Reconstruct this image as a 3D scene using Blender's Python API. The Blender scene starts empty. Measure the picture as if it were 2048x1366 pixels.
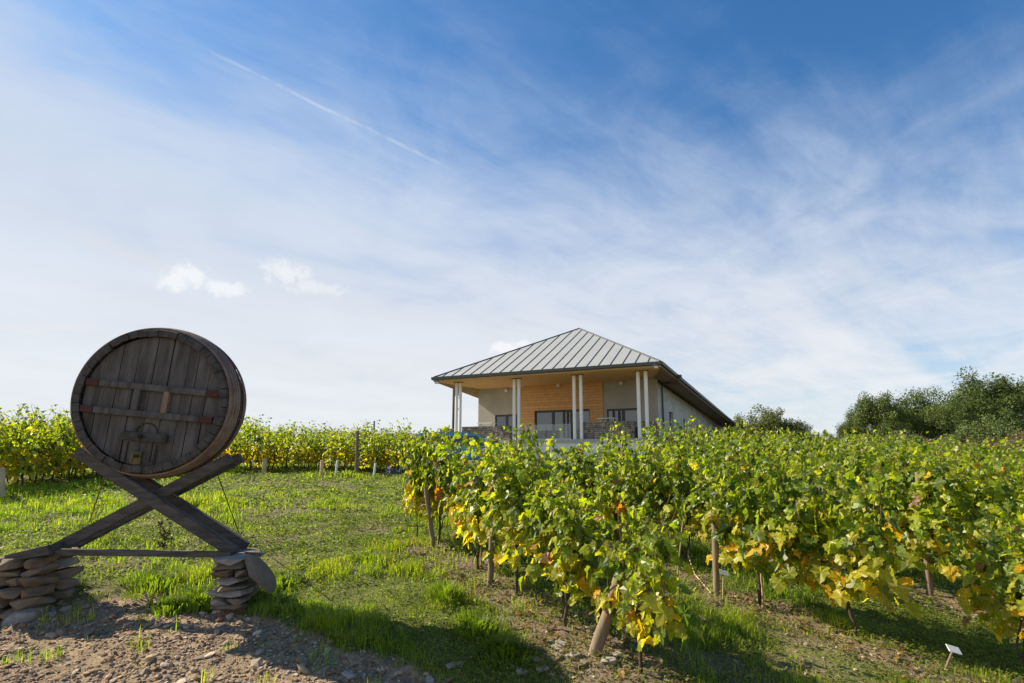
import bpy, bmesh, math, random
import numpy as np
from mathutils import Vector, Matrix
R = math.radians
rnd = random.Random(7)
rng = np.random.default_rng(11)
SC = bpy.context.scene
COL = SC.collection

# ------------------------------------------------------------------ camera
EYE = 1.6
F = 1060.0; CX = 1024.0; CY = 753.0; PITCH = R(8.0)
cd = bpy.data.cameras.new('camera'); cam = bpy.data.objects.new('camera', cd); COL.objects.link(cam)
cam.location = (0, 0, EYE); cam.rotation_euler = (R(90) + PITCH, 0, 0)
cd.sensor_width = 36; cd.lens = 36 * F / 2048; cd.shift_y = (CY - 683) / 2048
cd.clip_start = 0.05; cd.clip_end = 5000
SC.camera = cam
SC.view_settings.view_transform = 'Standard'; SC.view_settings.look = 'None'
SC.view_settings.exposure = 0.95; SC.view_settings.gamma = 1
SC.cycles.max_bounces = 8; SC.cycles.transparent_max_bounces = 12
SC.cycles.use_denoising = True

# ------------------------------------------------------------------ sun and sky
SUN_EL = R(36); SUN_AZ = R(-70)          # azimuth from +Y, clockwise positive (towards +X)
sdir = Vector((math.sin(SUN_AZ) * math.cos(SUN_EL), math.cos(SUN_AZ) * math.cos(SUN_EL), math.sin(SUN_EL)))
sl = bpy.data.lights.new('sun', 'SUN'); so = bpy.data.objects.new('sun', sl); COL.objects.link(so)
sl.energy = 5.0; sl.angle = R(0.5); sl.color = (1.0, 0.87, 0.68)
so.rotation_euler = sdir.to_track_quat('Z', 'Y').to_euler()
so.location = (-8, 4, 9)

W = bpy.data.worlds.new('World'); SC.world = W; W.use_nodes = True
wt = W.node_tree; wt.nodes.clear()

class NX:
    """tiny expression helper for shader math"""
    def __init__(s, t): s.t = t
    def m(s, op, *a, clamp=False):
        n = s.t.nodes.new('ShaderNodeMath'); n.operation = op; n.use_clamp = clamp
        for i, v in enumerate(a):
            if isinstance(v, (int, float)): n.inputs[i].default_value = v
            else: s.t.links.new(v, n.inputs[i])
        return n.outputs[0]
    def dot(s, v, c):
        n = s.t.nodes.new('ShaderNodeVectorMath'); n.operation = 'DOT_PRODUCT'
        s.t.links.new(v, n.inputs[0]); n.inputs[1].default_value = c
        return n.outputs['Value']
    def noise(s, v, scale, det=4, rough=.5, dist=0., out='Fac'):
        n = s.t.nodes.new('ShaderNodeTexNoise')
        if v is not None: s.t.links.new(v, n.inputs['Vector'])
        n.inputs['Scale'].default_value = scale; n.inputs['Detail'].default_value = det
        n.inputs['Roughness'].default_value = rough; n.inputs['Distortion'].default_value = dist
        return n.outputs[out]
    def comb(s, x, y, z):
        n = s.t.nodes.new('ShaderNodeCombineXYZ')
        for i, v in enumerate((x, y, z)):
            if isinstance(v, (int, float)): n.inputs[i].default_value = v
            else: s.t.links.new(v, n.inputs[i])
        return n.outputs[0]
    def ramp(s, f, a, b, c=0., d=1.):
        n = s.t.nodes.new('ShaderNodeMapRange'); n.interpolation_type = 'SMOOTHSTEP'
        s.t.links.new(f, n.inputs[0])
        for i, v in enumerate((a, b, c, d)): n.inputs[i + 1].default_value = v
        return n.outputs[0]
    def mix(s, f, a, b):
        n = s.t.nodes.new('ShaderNodeMix'); n.data_type = 'RGBA'
        if isinstance(f, (int, float)): n.inputs[0].default_value = f
        else: s.t.links.new(f, n.inputs[0])
        for i, v in ((6, a), (7, b)):
            if isinstance(v, tuple): n.inputs[i].default_value = (*v[:3], 1)
            else: s.t.links.new(v, n.inputs[i])
        return n.outputs[2]

def pix(px, py):
    """unit direction seen at a pixel of the 2048 wide photograph"""
    a = (px - CX) / F; b = -(py - CY) / F
    return Vector((a, math.cos(PITCH) - b * math.sin(PITCH), math.sin(PITCH) + b * math.cos(PITCH))).normalized()

nx = NX(wt)
tc = wt.nodes.new('ShaderNodeTexCoord'); D = tc.outputs['Generated']
sky = wt.nodes.new('ShaderNodeTexSky'); sky.sky_type = 'NISHITA'; sky.sun_disc = False
sky.sun_elevation = SUN_EL; sky.sun_rotation = SUN_AZ
sky.air_density = 1.15; sky.dust_density = 0.35; sky.ozone_density = 3.0; sky.altitude = 300
SKY_S = 0.105
sx, sy, sz = nx.dot(D, (1, 0, 0)), nx.dot(D, (0, 1, 0)), nx.dot(D, (0, 0, 1))
zz = nx.m('ADD', nx.m('MAXIMUM', sz, 0.0), 0.16)
u = nx.m('DIVIDE', sx, zz); v = nx.m('DIVIDE', sy, zz)
P = nx.comb(u, v, 0.0)
# cirrus: long streaks, rotated and stretched coordinates on a high layer
ca, sa = math.cos(R(38)), math.sin(R(38))
su = nx.dot(P, (ca, sa, 0)); sv = nx.dot(P, (-sa, ca, 0))
warp = nx.noise(P, 0.9, 3, .5)
streak = nx.noise(nx.comb(nx.m('MULTIPLY', su, 0.55), nx.m('ADD', nx.m('MULTIPLY', sv, 1.5), warp), 3.1), 1.15, 7, .56, .35)
fine = nx.noise(nx.comb(nx.m('MULTIPLY', su, 0.9), nx.m('MULTIPLY', sv, 4.0), 7.7), 2.0, 6, .62, .5)
puff = nx.noise(nx.comb(u, v, 1.3), 2.1, 6, .6, .6)
# whiter towards the sun side (left) and towards the horizon
left = nx.m('MULTIPLY', sx, -1.0)
elev = nx.ramp(sz, 0.20, 0.78, 1.0, 0.0)
base = nx.m('ADD', nx.m('MULTIPLY', elev, 1.02), nx.m('MULTIPLY', left, 0.42))
clear = nx.m('MULTIPLY', nx.m('MULTIPLY', nx.ramp(sx, 0.0, 0.6), nx.ramp(sz, 0.34, 0.56)), -0.15)
tex = nx.m('ADD', clear, nx.m('ADD', nx.m('MULTIPLY', nx.m('SUBTRACT', streak, 0.5), 0.95), nx.m('ADD', nx.m('MULTIPLY', nx.m('SUBTRACT', fine, 0.5), 0.40), nx.m('MULTIPLY', nx.m('SUBTRACT', puff, 0.5), 0.75))))
fac = nx.ramp(nx.m('ADD', nx.m('ADD', base, tex), 0.05), 0.0, 1.12, 0.0, 0.95)
horiz = nx.ramp(sz, 0.0, 0.30, 0.86, 0.0)
fac = nx.m('MAXIMUM', fac, horiz)
# contrails: parts of great circles
def trail(p0, p1, width, strength, f):
    a, b = pix(*p0), pix(*p1)
    n = a.cross(b).normalized(); mid = (a + b).normalized(); half = a.angle(b) / 2
    t = n.cross(mid)
    wob = nx.m('MULTIPLY', nx.m('SUBTRACT', nx.noise(D, 14, 3), 0.5), 0.007)
    dist = nx.m('ABSOLUTE', nx.m('ADD', nx.dot(D, tuple(n)), wob))
    along = nx.m('ABSOLUTE', nx.dot(D, tuple(t)))
    s1 = nx.ramp(dist, 0.0, width, 1.0, 0.0)
    s2 = nx.ramp(along, math.sin(half) * .55, math.sin(half), 1.0, 0.0)
    br = nx.ramp(nx.noise(D, 30, 5, .65), .35, .62, .12, 1)
    k = nx.m('MULTIPLY', nx.m('MULTIPLY', nx.m('MULTIPLY', s1, s2), br), nx.m('GREATER_THAN', nx.dot(D, tuple(mid)), 0.3))
    return nx.m('ADD', f, nx.m('MULTIPLY', k, strength), clamp=True)
fac = trail((330, 60), (930, 352), 0.0042, 0.32, fac)
fac = trail((100, 450), (360, 545), 0.012, 0.14, fac)
fac = trail((-60, 652), (200, 653), 0.006, 0.2, fac)
# small fair-weather clouds
cum = None
for (px, py, wx, wy, st) in ((352, 560, .024, .018, 1), (382, 553, .024, .02, 1), (450, 577, .036, .016, .9), (575, 545, .042, .020, .85), (625, 572, .05, .014, .6), (1010, 695, .036, .013, 1), (1040, 688, .022, .010, 1)):
    c = pix(px, py); rt = Vector((c.y, -c.x, 0)).normalized(); up = rt.cross(c).normalized()
    dx = nx.m('DIVIDE', nx.dot(D, tuple(rt)), wx)
    if True:
        dx = nx.m('SUBTRACT', dx, rt.dot(c) / wx)
    dy = nx.m('SUBTRACT', nx.m('DIVIDE', nx.dot(D, tuple(up)), wy), up.dot(c) / wy)
    rr = nx.m('SQRT', nx.m('ADD', nx.m('MULTIPLY', dx, dx), nx.m('MULTIPLY', dy, dy)))
    nn = nx.m('MULTIPLY', nx.m('SUBTRACT', nx.noise(D, 42, 8, .68, .4), .5), 2.9)
    k = nx.m('MULTIPLY', nx.ramp(nx.m('ADD', rr, nn), 0.25, 1.25, st, 0.0), nx.m('GREATER_THAN', nx.dot(D, tuple(c)), 0.5))
    cum = k if cum is None else nx.m('MAXIMUM', cum, k)
skyc = wt.nodes.new('ShaderNodeVectorMath'); skyc.operation = 'MULTIPLY'
wt.links.new(sky.outputs[0], skyc.inputs[0]); skyc.inputs[1].default_value = (0.29, 0.57, 0.76)
CB = 4.15
cloudcol = nx.mix(nx.ramp(sz, 0.05, 0.6), (CB * .985, CB, CB * 1.03), (CB * .66, CB * .78, CB * .97))
thick = nx.m('ADD', 0.86, nx.m('ADD', nx.m('MULTIPLY', streak, 0.17), nx.m('MULTIPLY', puff, 0.13)))
cl3 = wt.nodes.new('ShaderNodeVectorMath'); cl3.operation = 'SCALE'; wt.links.new(cloudcol, cl3.inputs[0]); wt.links.new(thick, cl3.inputs['Scale'])
c1 = nx.mix(fac, skyc.outputs[0], cl3.outputs[0])
c2 = nx.mix(nx.m('MULTIPLY', cum, .68), c1, (4.85, 4.85, 4.85))
bg = wt.nodes.new('ShaderNodeBackground'); bg.inputs[1].default_value = SKY_S
wt.links.new(c2, bg.inputs[0])
wo = wt.nodes.new('ShaderNodeOutputWorld'); wt.links.new(bg.outputs[0], wo.inputs[0])

# ------------------------------------------------------------------ helpers
def tag(o, label=None, cat=None, group=None, kind=None):
    if label: o['label'] = label
    if cat: o['category'] = cat
    if group: o['group'] = group
    if kind: o['kind'] = kind
    return o
def empty(name, loc, rz=0):
    o = bpy.data.objects.new(name, None); COL.objects.link(o)
    o.location = loc; o.rotation_euler = (0, 0, rz); o.empty_display_size = .2
    return o
def link(name, me, mat=None, parent=None, loc=None):
    if mat is not None:
        for m in (mat if isinstance(mat, (list, tuple)) else [mat]):
            me.materials.append(m)
    o = bpy.data.objects.new(name, me); COL.objects.link(o)
    if parent is not None: o.parent = parent
    if loc is not None: o.location = loc
    return o
class MB:
    def __init__(s): s.v = []; s.f = []; s.mi = []; s.sm = []
    def add(s, v, f, mi=0, smooth=False):
        b = len(s.v); s.v += [tuple(p) for p in v]
        for q in f: s.f.append(tuple(i + b for i in q)); s.mi.append(mi); s.sm.append(smooth)
    def box(s, c, size, M=None, mi=0, bev=0):
        x, y, z = (d / 2 for d in size)
        vs = [Vector((a, b, cc)) for a in (-x, x) for b in (-y, y) for cc in (-z, z)]
        M = M or Matrix.Identity(3)
        vs = [M @ p + Vector(c) for p in vs]
        s.add(vs, [(0, 1, 3, 2), (4, 6, 7, 5), (0, 4, 5, 1), (2, 3, 7, 6), (0, 2, 6, 4), (1, 5, 7, 3)], mi)
    def prism(s, pts, d, mi=0):
        """polygon pts (Vectors, planar) extruded by vector d"""
        n = len(pts); d = Vector(d)
        vs = [Vector(p) for p in pts] + [Vector(p) + d for p in pts]
        fs = [tuple(range(n))[::-1], tuple(range(n, 2 * n))] + [(i, (i + 1) % n, n + (i + 1) % n, n + i) for i in range(n)]
        s.add(vs, fs, mi)
    def tube(s, pts, r, n=8, mi=0, cap=True, smooth=True):
        pts = [Vector(p) for p in pts]; k = len(pts)
        rs = r if isinstance(r, (list, tuple)) else [r] * k
        vs = []; prev = None
        for i, p in enumerate(pts):
            t = (pts[min(i + 1, k - 1)] - pts[max(i - 1, 0)]).normalized()
            a = prev if prev is not None else (Vector((0, 0, 1)) if abs(t.z) < .9 else Vector((1, 0, 0)))
            x = (a - t * a.dot(t)).normalized(); y = t.cross(x); prev = x
            for j in range(n):
                w = 2 * math.pi * j / n
                vs.append(p + (x * math.cos(w) + y * math.sin(w)) * rs[i])
        fs = [(i * n + j, i * n + (j + 1) % n, (i + 1) * n + (j + 1) % n, (i + 1) * n + j) for i in range(k - 1) for j in range(n)]
        s.add(vs, fs, mi, smooth)
        if cap: s.add([vs[j] for j in range(n)][::-1], [tuple(range(n))], mi); s.add(vs[-n:], [tuple(range(n))], mi)
    def build(s, name, mat, parent=None, loc=None, bevel=0, bseg=2):
        me = bpy.data.meshes.new(name); me.from_pydata(s.v, [], s.f)
        me.polygons.foreach_set('material_index', s.mi); me.polygons.foreach_set('use_smooth', s.sm)
        bm = bmesh.new(); bm.from_mesh(me)
        bmesh.ops.recalc_face_normals(bm, faces=bm.faces)
        if bevel: bmesh.ops.bevel(bm, geom=bm.edges[:], offset=bevel, segments=bseg, affect='EDGES', clamp_overlap=True)
        bm.to_mesh(me); bm.free(); me.update()
        return link(name, me, mat, parent, loc)
def npmesh(name, V, T, col=None, smooth=False):
    """V (n,3), T (m,k) equal sized faces"""
    me = bpy.data.meshes.new(name); V = np.ascontiguousarray(V, dtype=np.float32); T = np.ascontiguousarray(T, dtype=np.int32)
    me.vertices.add(len(V)); me.vertices.foreach_set('co', V.ravel())
    k = T.shape[1]
    me.loops.add(T.size); me.loops.foreach_set('vertex_index', T.ravel())
    me.polygons.add(len(T)); me.polygons.foreach_set('loop_start', np.arange(0, T.size, k, dtype=np.int32))
    me.polygons.foreach_set('loop_total', np.full(len(T), k, dtype=np.int32))
    me.polygons.foreach_set('use_smooth', np.full(len(T), smooth, dtype=bool))
    if col is not None:
        a = me.color_attributes.new('tint', 'FLOAT_COLOR', 'POINT')
        c = np.ones((len(V), 4), dtype=np.float32); c[:, :3] = col; a.data.foreach_set('color', c.ravel())
    me.update(calc_edges=True)
    return me
# value noise in numpy
_perm = np.random.default_rng(5).random((256, 256)).astype(np.float64)
def vnoise(x, y):
    xi = np.floor(x).astype(int); yi = np.floor(y).astype(int); fx = x - xi; fy = y - yi
    fx = fx * fx * (3 - 2 * fx); fy = fy * fy * (3 - 2 * fy)
    g = lambda a, b: _perm[a % 256, b % 256]
    return (g(xi, yi) * (1 - fx) + g(xi + 1, yi) * fx) * (1 - fy) + (g(xi, yi + 1) * (1 - fx) + g(xi + 1, yi + 1) * fx) * fy
def fbm(x, y, o=4):
    s = 0; a = .5; t = 0
    for i in range(o): s = s + a * vnoise(x * 2 ** i + 17 * i, y * 2 ** i + 31 * i); t += a; a *= .5
    return s / t

# ------------------------------------------------------------------ materials
def mat(name, col, rough=.7, spec=.4, metal=0., noise=None, bump=None, col2=None, coat=0):
    m = bpy.data.materials.new(name); m.use_nodes = True; t = m.node_tree; n = NX(t)
    b = t.nodes['Principled BSDF']
    b.inputs['Roughness'].default_value = rough; b.inputs['Metallic'].default_value = metal
    b.inputs['Specular IOR Level'].default_value = spec; b.inputs['Coat Weight'].default_value = coat
    oc = t.nodes.new('ShaderNodeTexCoord').outputs['Object']
    if noise:
        sc, stretch = noise
        mp = t.nodes.new('ShaderNodeMapping'); mp.inputs['Scale'].default_value = stretch; t.links.new(oc, mp.inputs[0])
        f = n.ramp(n.noise(mp.outputs[0], sc, 7, .62, .3), .32, .68)
        c = n.mix(f, tuple(col), tuple(col2 or tuple(x * .6 for x in col)))
        t.links.new(c, b.inputs['Base Color'])
        if bump:
            bp = t.nodes.new('ShaderNodeBump'); bp.inputs['Strength'].default_value = bump; bp.inputs['Distance'].default_value = .012
            t.links.new(n.noise(mp.outputs[0], sc * 2.2, 6, .6), bp.inputs['Height']); t.links.new(bp.outputs[0], b.inputs['Normal'])
    else: b.inputs['Base Color'].default_value = (*col, 1)
    return m
def leafmat(name, trans=.5, gloss=.35, rough=.4, tmul=(1.5, 1.35, .55)):
    m = bpy.data.materials.new(name); m.use_nodes = True; t = m.node_tree; n = NX(t)
    b = t.nodes['Principled BSDF']; out = t.nodes['Material Output']
    at = t.nodes.new('ShaderNodeAttribute'); at.attribute_name = 'tint'
    oc = t.nodes.new('ShaderNodeTexCoord').outputs['Object']
    f = n.ramp(n.noise(oc, 45, 3, .6), .3, .7, .78, 1.15)
    c = t.nodes.new('ShaderNodeVectorMath'); c.operation = 'SCALE'; t.links.new(at.outputs['Color'], c.inputs[0]); t.links.new(f, c.inputs['Scale'])
    t.links.new(c.outputs[0], b.inputs['Base Color'])
    b.inputs['Roughness'].default_value = rough; b.inputs['Specular IOR Level'].default_value = gloss
    tr = t.nodes.new('ShaderNodeBsdfTranslucent')
    tm = t.nodes.new('ShaderNodeVectorMath'); tm.operation = 'MULTIPLY'; t.links.new(c.outputs[0], tm.inputs[0]); tm.inputs[1].default_value = tmul
    t.links.new(tm.outputs[0], tr.inputs[0])
    mx = t.nodes.new('ShaderNodeMixShader'); mx.inputs[0].default_value = trans
    t.links.new(b.outputs[0], mx.inputs[1]); t.links.new(tr.outputs[0], mx.inputs[2]); t.links.new(mx.outputs[0], out.inputs[0])
    return m
M = {}
M['old_wood'] = mat('weathered oak', (.128, .125, .118), .85, .2, noise=(3.2, (3.5, 3.5, .5)), bump=.7, col2=(.062, .058, .052))
M['stave_wood'] = mat('stave oak', (.085, .082, .077), .85, .2, noise=(2.5, (4, .6, 4)), bump=.5, col2=(.045, .042, .038))
M['beam'] = mat('beam timber', (.112, .104, .094), .85, .2, noise=(3, (1, 8, 8)), bump=.4, col2=(.055, .052, .048))
M['red_paint'] = mat('worn red paint', (.080, .022, .023), .8, .2, noise=(6, (2, 8, 8)), col2=(.07, .045, .04))
M['hoop'] = mat('wooden hoop', (.22, .18, .14), .7, .3, noise=(6, (1, 1, 1)), col2=(.15, .09, .07))
M['iron'] = mat('rusty iron', (.075, .055, .045), .6, .4, .5, noise=(12, (1, 1, 1)), col2=(.035, .028, .026))
M['brass'] = mat('dull brass', (.13, .115, .05), .45, .5, .5, noise=(20, (1, 1, 1)), col2=(.09, .085, .03))
M['stone'] = mat('schist stone', (.20, .165, .12), .9, .2, noise=(6, (1, 1, 3)), bump=.7, col2=(.15, .125, .10))
M['stone_brown'] = mat('brown schist', (.19, .14, .09), .9, .2, noise=(5, (1, 1, 3)), bump=.7, col2=(.10, .08, .06))
M['stone_pale'] = mat('pale schist', (.33, .30, .26), .9, .2, noise=(7, (1, 1, 2)), bump=.6, col2=(.20, .175, .15))
M['post'] = mat('vineyard post', (.25, .19, .13), .85, .2, noise=(5, (6, 6, .8)), bump=.3, col2=(.17, .13, .10))
M['stake'] = mat('bamboo stake', (.42, .30, .16), .7, .3, noise=(8, (4, 4, 1)), col2=(.30, .21, .12))
M['bark'] = mat('vine bark', (.11, .08, .06), .95, .1, noise=(10, (4, 4, 1)), bump=.8, col2=(.05, .036, .028))
M['cane'] = mat('brown cane', (.16, .10, .05), .8, .2)
M['white_plastic'] = mat('white plastic', (.80, .80, .78), .45, .4)
M['tube'] = mat('beige tree shelter', (.66, .48, .27), .6, .3, noise=(4, (1, 1, 1)), col2=(.44, .35, .24))  # saturation raised: the warm glow of sun through the tube is in the colour
M['wire'] = mat('dull wire', (.16, .14, .12), .7, .2)
M['render'] = mat('grey render', (.44, .415, .365), .9, .15, noise=(.7, (1, 1, 1)), col2=(.38, .355, .31))
M['concrete'] = mat('cast concrete', (.62, .61, .56), .9, .15, noise=(.55, (1, 1, 1.6)), col2=(.45, .45, .42))
M['white_wall'] = mat('white base wall', (.70, .71, .72), .8, .2, noise=(1.5, (1, 1, 1)), col2=(.62, .63, .65))
M['white_paint'] = mat('white painted steel', (.80, .80, .79), .5, .4)
M['frame'] = mat('anthracite frame', (.035, .038, .042), .4, .5)
M['gutter'] = mat('grey green gutter', (.075, .085, .08), .5, .5, .3)
M['zinc'] = mat('zinc sheet', (.34, .355, .355), .6, .35, .15, noise=(.8, (1, 1, 1)), col2=(.315, .33, .33))
M['seam'] = mat('roof seam', (.12, .135, .13), .6, .4, .2)
M['slab'] = mat('slab edge', (.42, .42, .41), .85, .2, noise=(2, (1, 1, 1)), col2=(.36, .36, .35))
M['gab_stone'] = mat('gabion stone', (.42, .38, .33), .9, .15, noise=(3, (1, 1, 1)), bump=.4, col2=(.17, .125, .10))
def planks(name, axis, w, c1, c2, c3):
    m = bpy.data.materials.new(name); m.use_nodes = True; t = m.node_tree; n = NX(t); b = t.nodes['Principled BSDF']
    oc = t.nodes.new('ShaderNodeTexCoord').outputs['Object']
    a = n.m('DIVIDE', n.dot(oc, axis), w); cell = n.m('FLOOR', a); fr = n.m('FRACT', a)
    wn = t.nodes.new('ShaderNodeTexWhiteNoise'); wn.noise_dimensions = '1D'; t.links.new(cell, wn.inputs['W'])
    gr = n.noise(oc, 3.0, 5, .6)
    c = n.mix(wn.outputs[0], c1, c2); c = n.mix(n.ramp(gr, .35, .75, 0, .5), c, c3)
    g = n.m('LESS_THAN', fr, .09); c = n.mix(n.m('MULTIPLY', g, .75), c, tuple(x * .3 for x in c3))
    t.links.new(c, b.inputs['Base Color']); b.inputs['Roughness'].default_value = .65; b.inputs['Specular IOR Level'].default_value = .3
    return m
M['cladding'] = planks('larch cladding', (0, 0, 1), .24, (.74, .43, .19), (.64, .35, .14), (.50, .25, .09))
M['glass'] = bpy.data.materials.new('window glass'); M['glass'].use_nodes = True
_b = M['glass'].node_tree.nodes['Principled BSDF']; _b.inputs['Base Color'].default_value = (.035, .045, .055, 1); _b.inputs['Roughness'].default_value = .03
_b.inputs['Specular IOR Level'].default_value = 1.0; _b.inputs['IOR'].default_value = 1.6
M['clear'] = bpy.data.materials.new('balustrade glass'); M['clear'].use_nodes = True
def clear_glass(m):
    t = m.node_tree; out = t.nodes['Material Output']
    tr = t.nodes.new('ShaderNodeBsdfTransparent'); tr.inputs[0].default_value = (.86, .92, .91, 1)
    gl = t.nodes.new('ShaderNodeBsdfGlossy'); gl.inputs['Roughness'].default_value = .03
    fr = t.nodes.new('ShaderNodeFresnel'); fr.inputs[0].default_value = 1.6
    n = NX(t); f = n.m('ADD', n.m('MULTIPLY', fr.outputs[0], 1.0), .02, clamp=True)
    mx = t.nodes.new('ShaderNodeMixShader'); t.links.new(f, mx.inputs[0]); t.links.new(tr.outputs[0], mx.inputs[1]); t.links.new(gl.outputs[0], mx.inputs[2])
    t.links.new(mx.outputs[0], out.inputs[0])
clear_glass(M['clear'])
M['lamp_glass'] = mat('opal lamp', (.75, .74, .70), .3, .5)
M['car_blue'] = mat('blue car paint', (.04, .22, .38), .3, .5, .1, coat=1)
M['car_glass'] = mat('car glass', (.02, .025, .03), .05, 1.0)
M['rubber'] = mat('rubber', (.02, .02, .02), .8, .2)
M['alloy'] = mat('alloy', (.45, .45, .46), .35, .5, .8)
M['tail'] = mat('red lens', (.55, .02, .02), .3, .5)
M['tarp'] = mat('blue grey tarp', (.03, .04, .06), .6, .3, noise=(2.5, (1, 1, 1)), col2=(.05, .065, .10))
M['leaf'] = leafmat('vine leaf', .57, .5, .40, (1.72, 1.74, .52))
M['tree_leaf'] = leafmat('tree leaf', .3, .3, .5, (1.3, 1.25, .6))
M['grass'] = leafmat('grass', .52, .25, .5, (1.5, 1.7, .6))
M['flower'] = mat('lilac petals', (.62, .55, .68), .6, .3)
M['stem'] = mat('dry stem', (.07, .05, .03), .9, .1)
# ------------------------------------------------------------------ terrain
ROW_D = Vector((.50, -.866, 0)); ROW_N = Vector((.866, .50, 0))
def relz(x, y):
    x = np.asarray(x, float); y = np.asarray(y, float)
    sx_ = np.where(x < 0, -.028 * x, -.042 * x)
    sx_ = np.clip(sx_ - .03 * np.clip(x - 6, 0, 40), -1.9, .5)
    near = -1.62 + .072 * (y - 4.2) + sx_
    top = -.60 + np.clip(-(x - 8) * .012, -.5, 0)
    k = .25
    h = -k * np.log(np.exp(-near / k) + np.exp(-top / k))
    yb = np.where(y < 1.5, -1.62 + .072 * (1.5 - 4.2) + sx_, h)
    return yb
def ter_base(x, y): return EYE + relz(x, y)
def ray_ground(px, py):
    d = pix(px, py); t = .5
    o = Vector((0, 0, EYE))
    while t < 300:
        p = o + d * t
        if p.z < float(ter_base(p.x, p.y)): break
        t += .01 if t < 15 else .05
    return p
_gp = [ray_ground(a, b) for a, b in ((-300, 1215), (0, 1200), (150, 1205), (280, 1178), (400, 1200), (480, 1218), (560, 1242), (700, 1290), (850, 1335), (960, 1375), (1100, 1480))]
GX = np.array([p.x for p in _gp]); GY = np.array([p.y for p in _gp])
def gravel(x, y):
    b = np.interp(x, GX, GY) + (fbm(x * 2.2 + 9, y * 2.2, 4) - .5) * .5 - .04
    return np.clip((b - y) / .22 + .5, 0, 1)
_r1a = ray_ground(866, 1097); _r1b = ray_ground(1275, 1352); _r2 = ray_ground(1522, 1215)
N1 = (ROW_N.dot(_r1a) + ROW_N.dot(_r1b)) / 2; N2 = ROW_N.dot(_r2); SP = N2 - N1
def soilstrip(x, y):
    n = x * ROW_N.x + y * ROW_N.y
    k = np.clip(np.round((n - N1) / SP), 0, 40)
    d = np.abs(n - N1 - k * SP) + (fbm(x * 1.7, y * 1.7 + 40, 3) - .5) * .5
    s = -(x * ROW_N.y - y * ROW_N.x)  # along row
    st = 1 - np.clip((d - .22) / .3, 0, 1)
    back = x * ROW_D.x + y * ROW_D.y
    lim = _r1a.dot(ROW_D) - .6
    return st * np.clip((back - lim) / .6, 0, 1) * (x > -3)
def barepatch(x, y):
    return np.clip((fbm(x * .9 + 3, y * .9 + 8, 4) - .53) * 7, 0, 1) * np.clip(np.hypot(x + 2.8, y - 5.5) - .9, 0, 1)
def lush(x, y):
    return np.clip((fbm(x * .7 + 50, y * .7 + 21, 3) - .45) * 8, 0, 1)
def height(x, y):
    g = gravel(x, y); near = np.clip((40 - np.hypot(x, y)) / 30, 0, 1)
    z = ter_base(x, y) + near * ((fbm(x * 1.1, y * 1.1, 4) - .5) * .10 + (fbm(x * 6, y * 6, 3) - .5) * .05)
    z = z + g * near * ((fbm(x * 14, y * 14, 3) - .5) * .035 - .05)
    return z
def hz(x, y): return float(height(np.array([x], float), np.array([y], float))[0])
def G(px, py):
    p = ray_ground(px, py); p.z = hz(p.x, p.y); return p
def spaced(a, b, fine, lo, hi, gr=1.09):
    mid = list(np.arange(a, b + 1e-6, fine)); s = fine; q = a; L = []
    while q > lo: s *= gr; q -= s; L.append(q)
    s = fine; q = b; H = []
    while q < hi: s *= gr; q += s; H.append(q)
    return np.array(L[::-1] + mid + H)
xs = spaced(-5.2, 6.5, .04, -900, 900); ys = spaced(2.6, 9.5, .035, -300, 1500)
X, Y = np.meshgrid(xs, ys); Z = height(X.ravel(), Y.ravel())
V = np.stack([X.ravel(), Y.ravel(), Z], 1); nxx = len(xs); nyy = len(ys)
i = np.arange(nxx - 1)[None, :] + nxx * np.arange(nyy - 1)[:, None]; i = i.ravel()
T = np.stack([i, i + 1, i + 1 + nxx, i + nxx], 1)
gm = gravel(V[:, 0], V[:, 1]); ss = soilstrip(V[:, 0], V[:, 1]); bp_ = barepatch(V[:, 0], V[:, 1])
colr = np.stack([gm, np.maximum(ss, bp_ * .6), lush(V[:, 0], V[:, 1])], 1)
me = npmesh('ground', V, T, colr, True)
gmat = bpy.data.materials.new('ground'); gmat.use_nodes = True
t = gmat.node_tree; n = NX(t); b = t.nodes['Principled BSDF']; b.inputs['Roughness'].default_value = .95; b.inputs['Specular IOR Level'].default_value = .15
at = t.nodes.new('ShaderNodeAttribute'); at.attribute_name = 'tint'
sp = t.nodes.new('ShaderNodeSeparateColor'); t.links.new(at.outputs['Color'], sp.inputs[0])
oc = t.nodes.new('ShaderNodeTexCoord').outputs['Object']
n1 = n.noise(oc, 5, 6, .6); n2 = n.noise(oc, 38, 5, .65); n3 = n.noise(oc, 1.2, 5, .6)
grav = n.mix(n.ramp(n2, .35, .65), (.21, .15, .09), (.40, .305, .19)); grav = n.mix(n.ramp(n3, .42, .62, 0, .6), grav, (.235, .175, .115)); grav = n.mix(n.ramp(n1, .4, .7, 0, .5), grav, (.11, .08, .058))
soil = n.mix(n.ramp(n2, .35, .65), (.115, .085, .06), (.24, .185, .13))
turf = n.mix(n.ramp(n2, .3, .7), (.065, .09, .016), (.16, .175, .038)); turf = n.mix(n.ramp(n3, .5, .7, 0, .55), turf, (.13, .105, .055))
c = n.mix(sp.outputs[1], turf, soil); c = n.mix(n.ramp(sp.outputs[0], .2, .7), c, grav)
t.links.new(c, b.inputs['Base Color'])
bp = t.nodes.new('ShaderNodeBump'); bp.inputs['Strength'].default_value = .8; bp.inputs['Distance'].default_value = .02
t.links.new(n2, bp.inputs['Height']); t.links.new(bp.outputs[0], b.inputs['Normal'])
tag(link('ground', me, gmat), 'sloping ground of turf and bare stony soil rising to the vineyard', 'ground', kind='structure')

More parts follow.
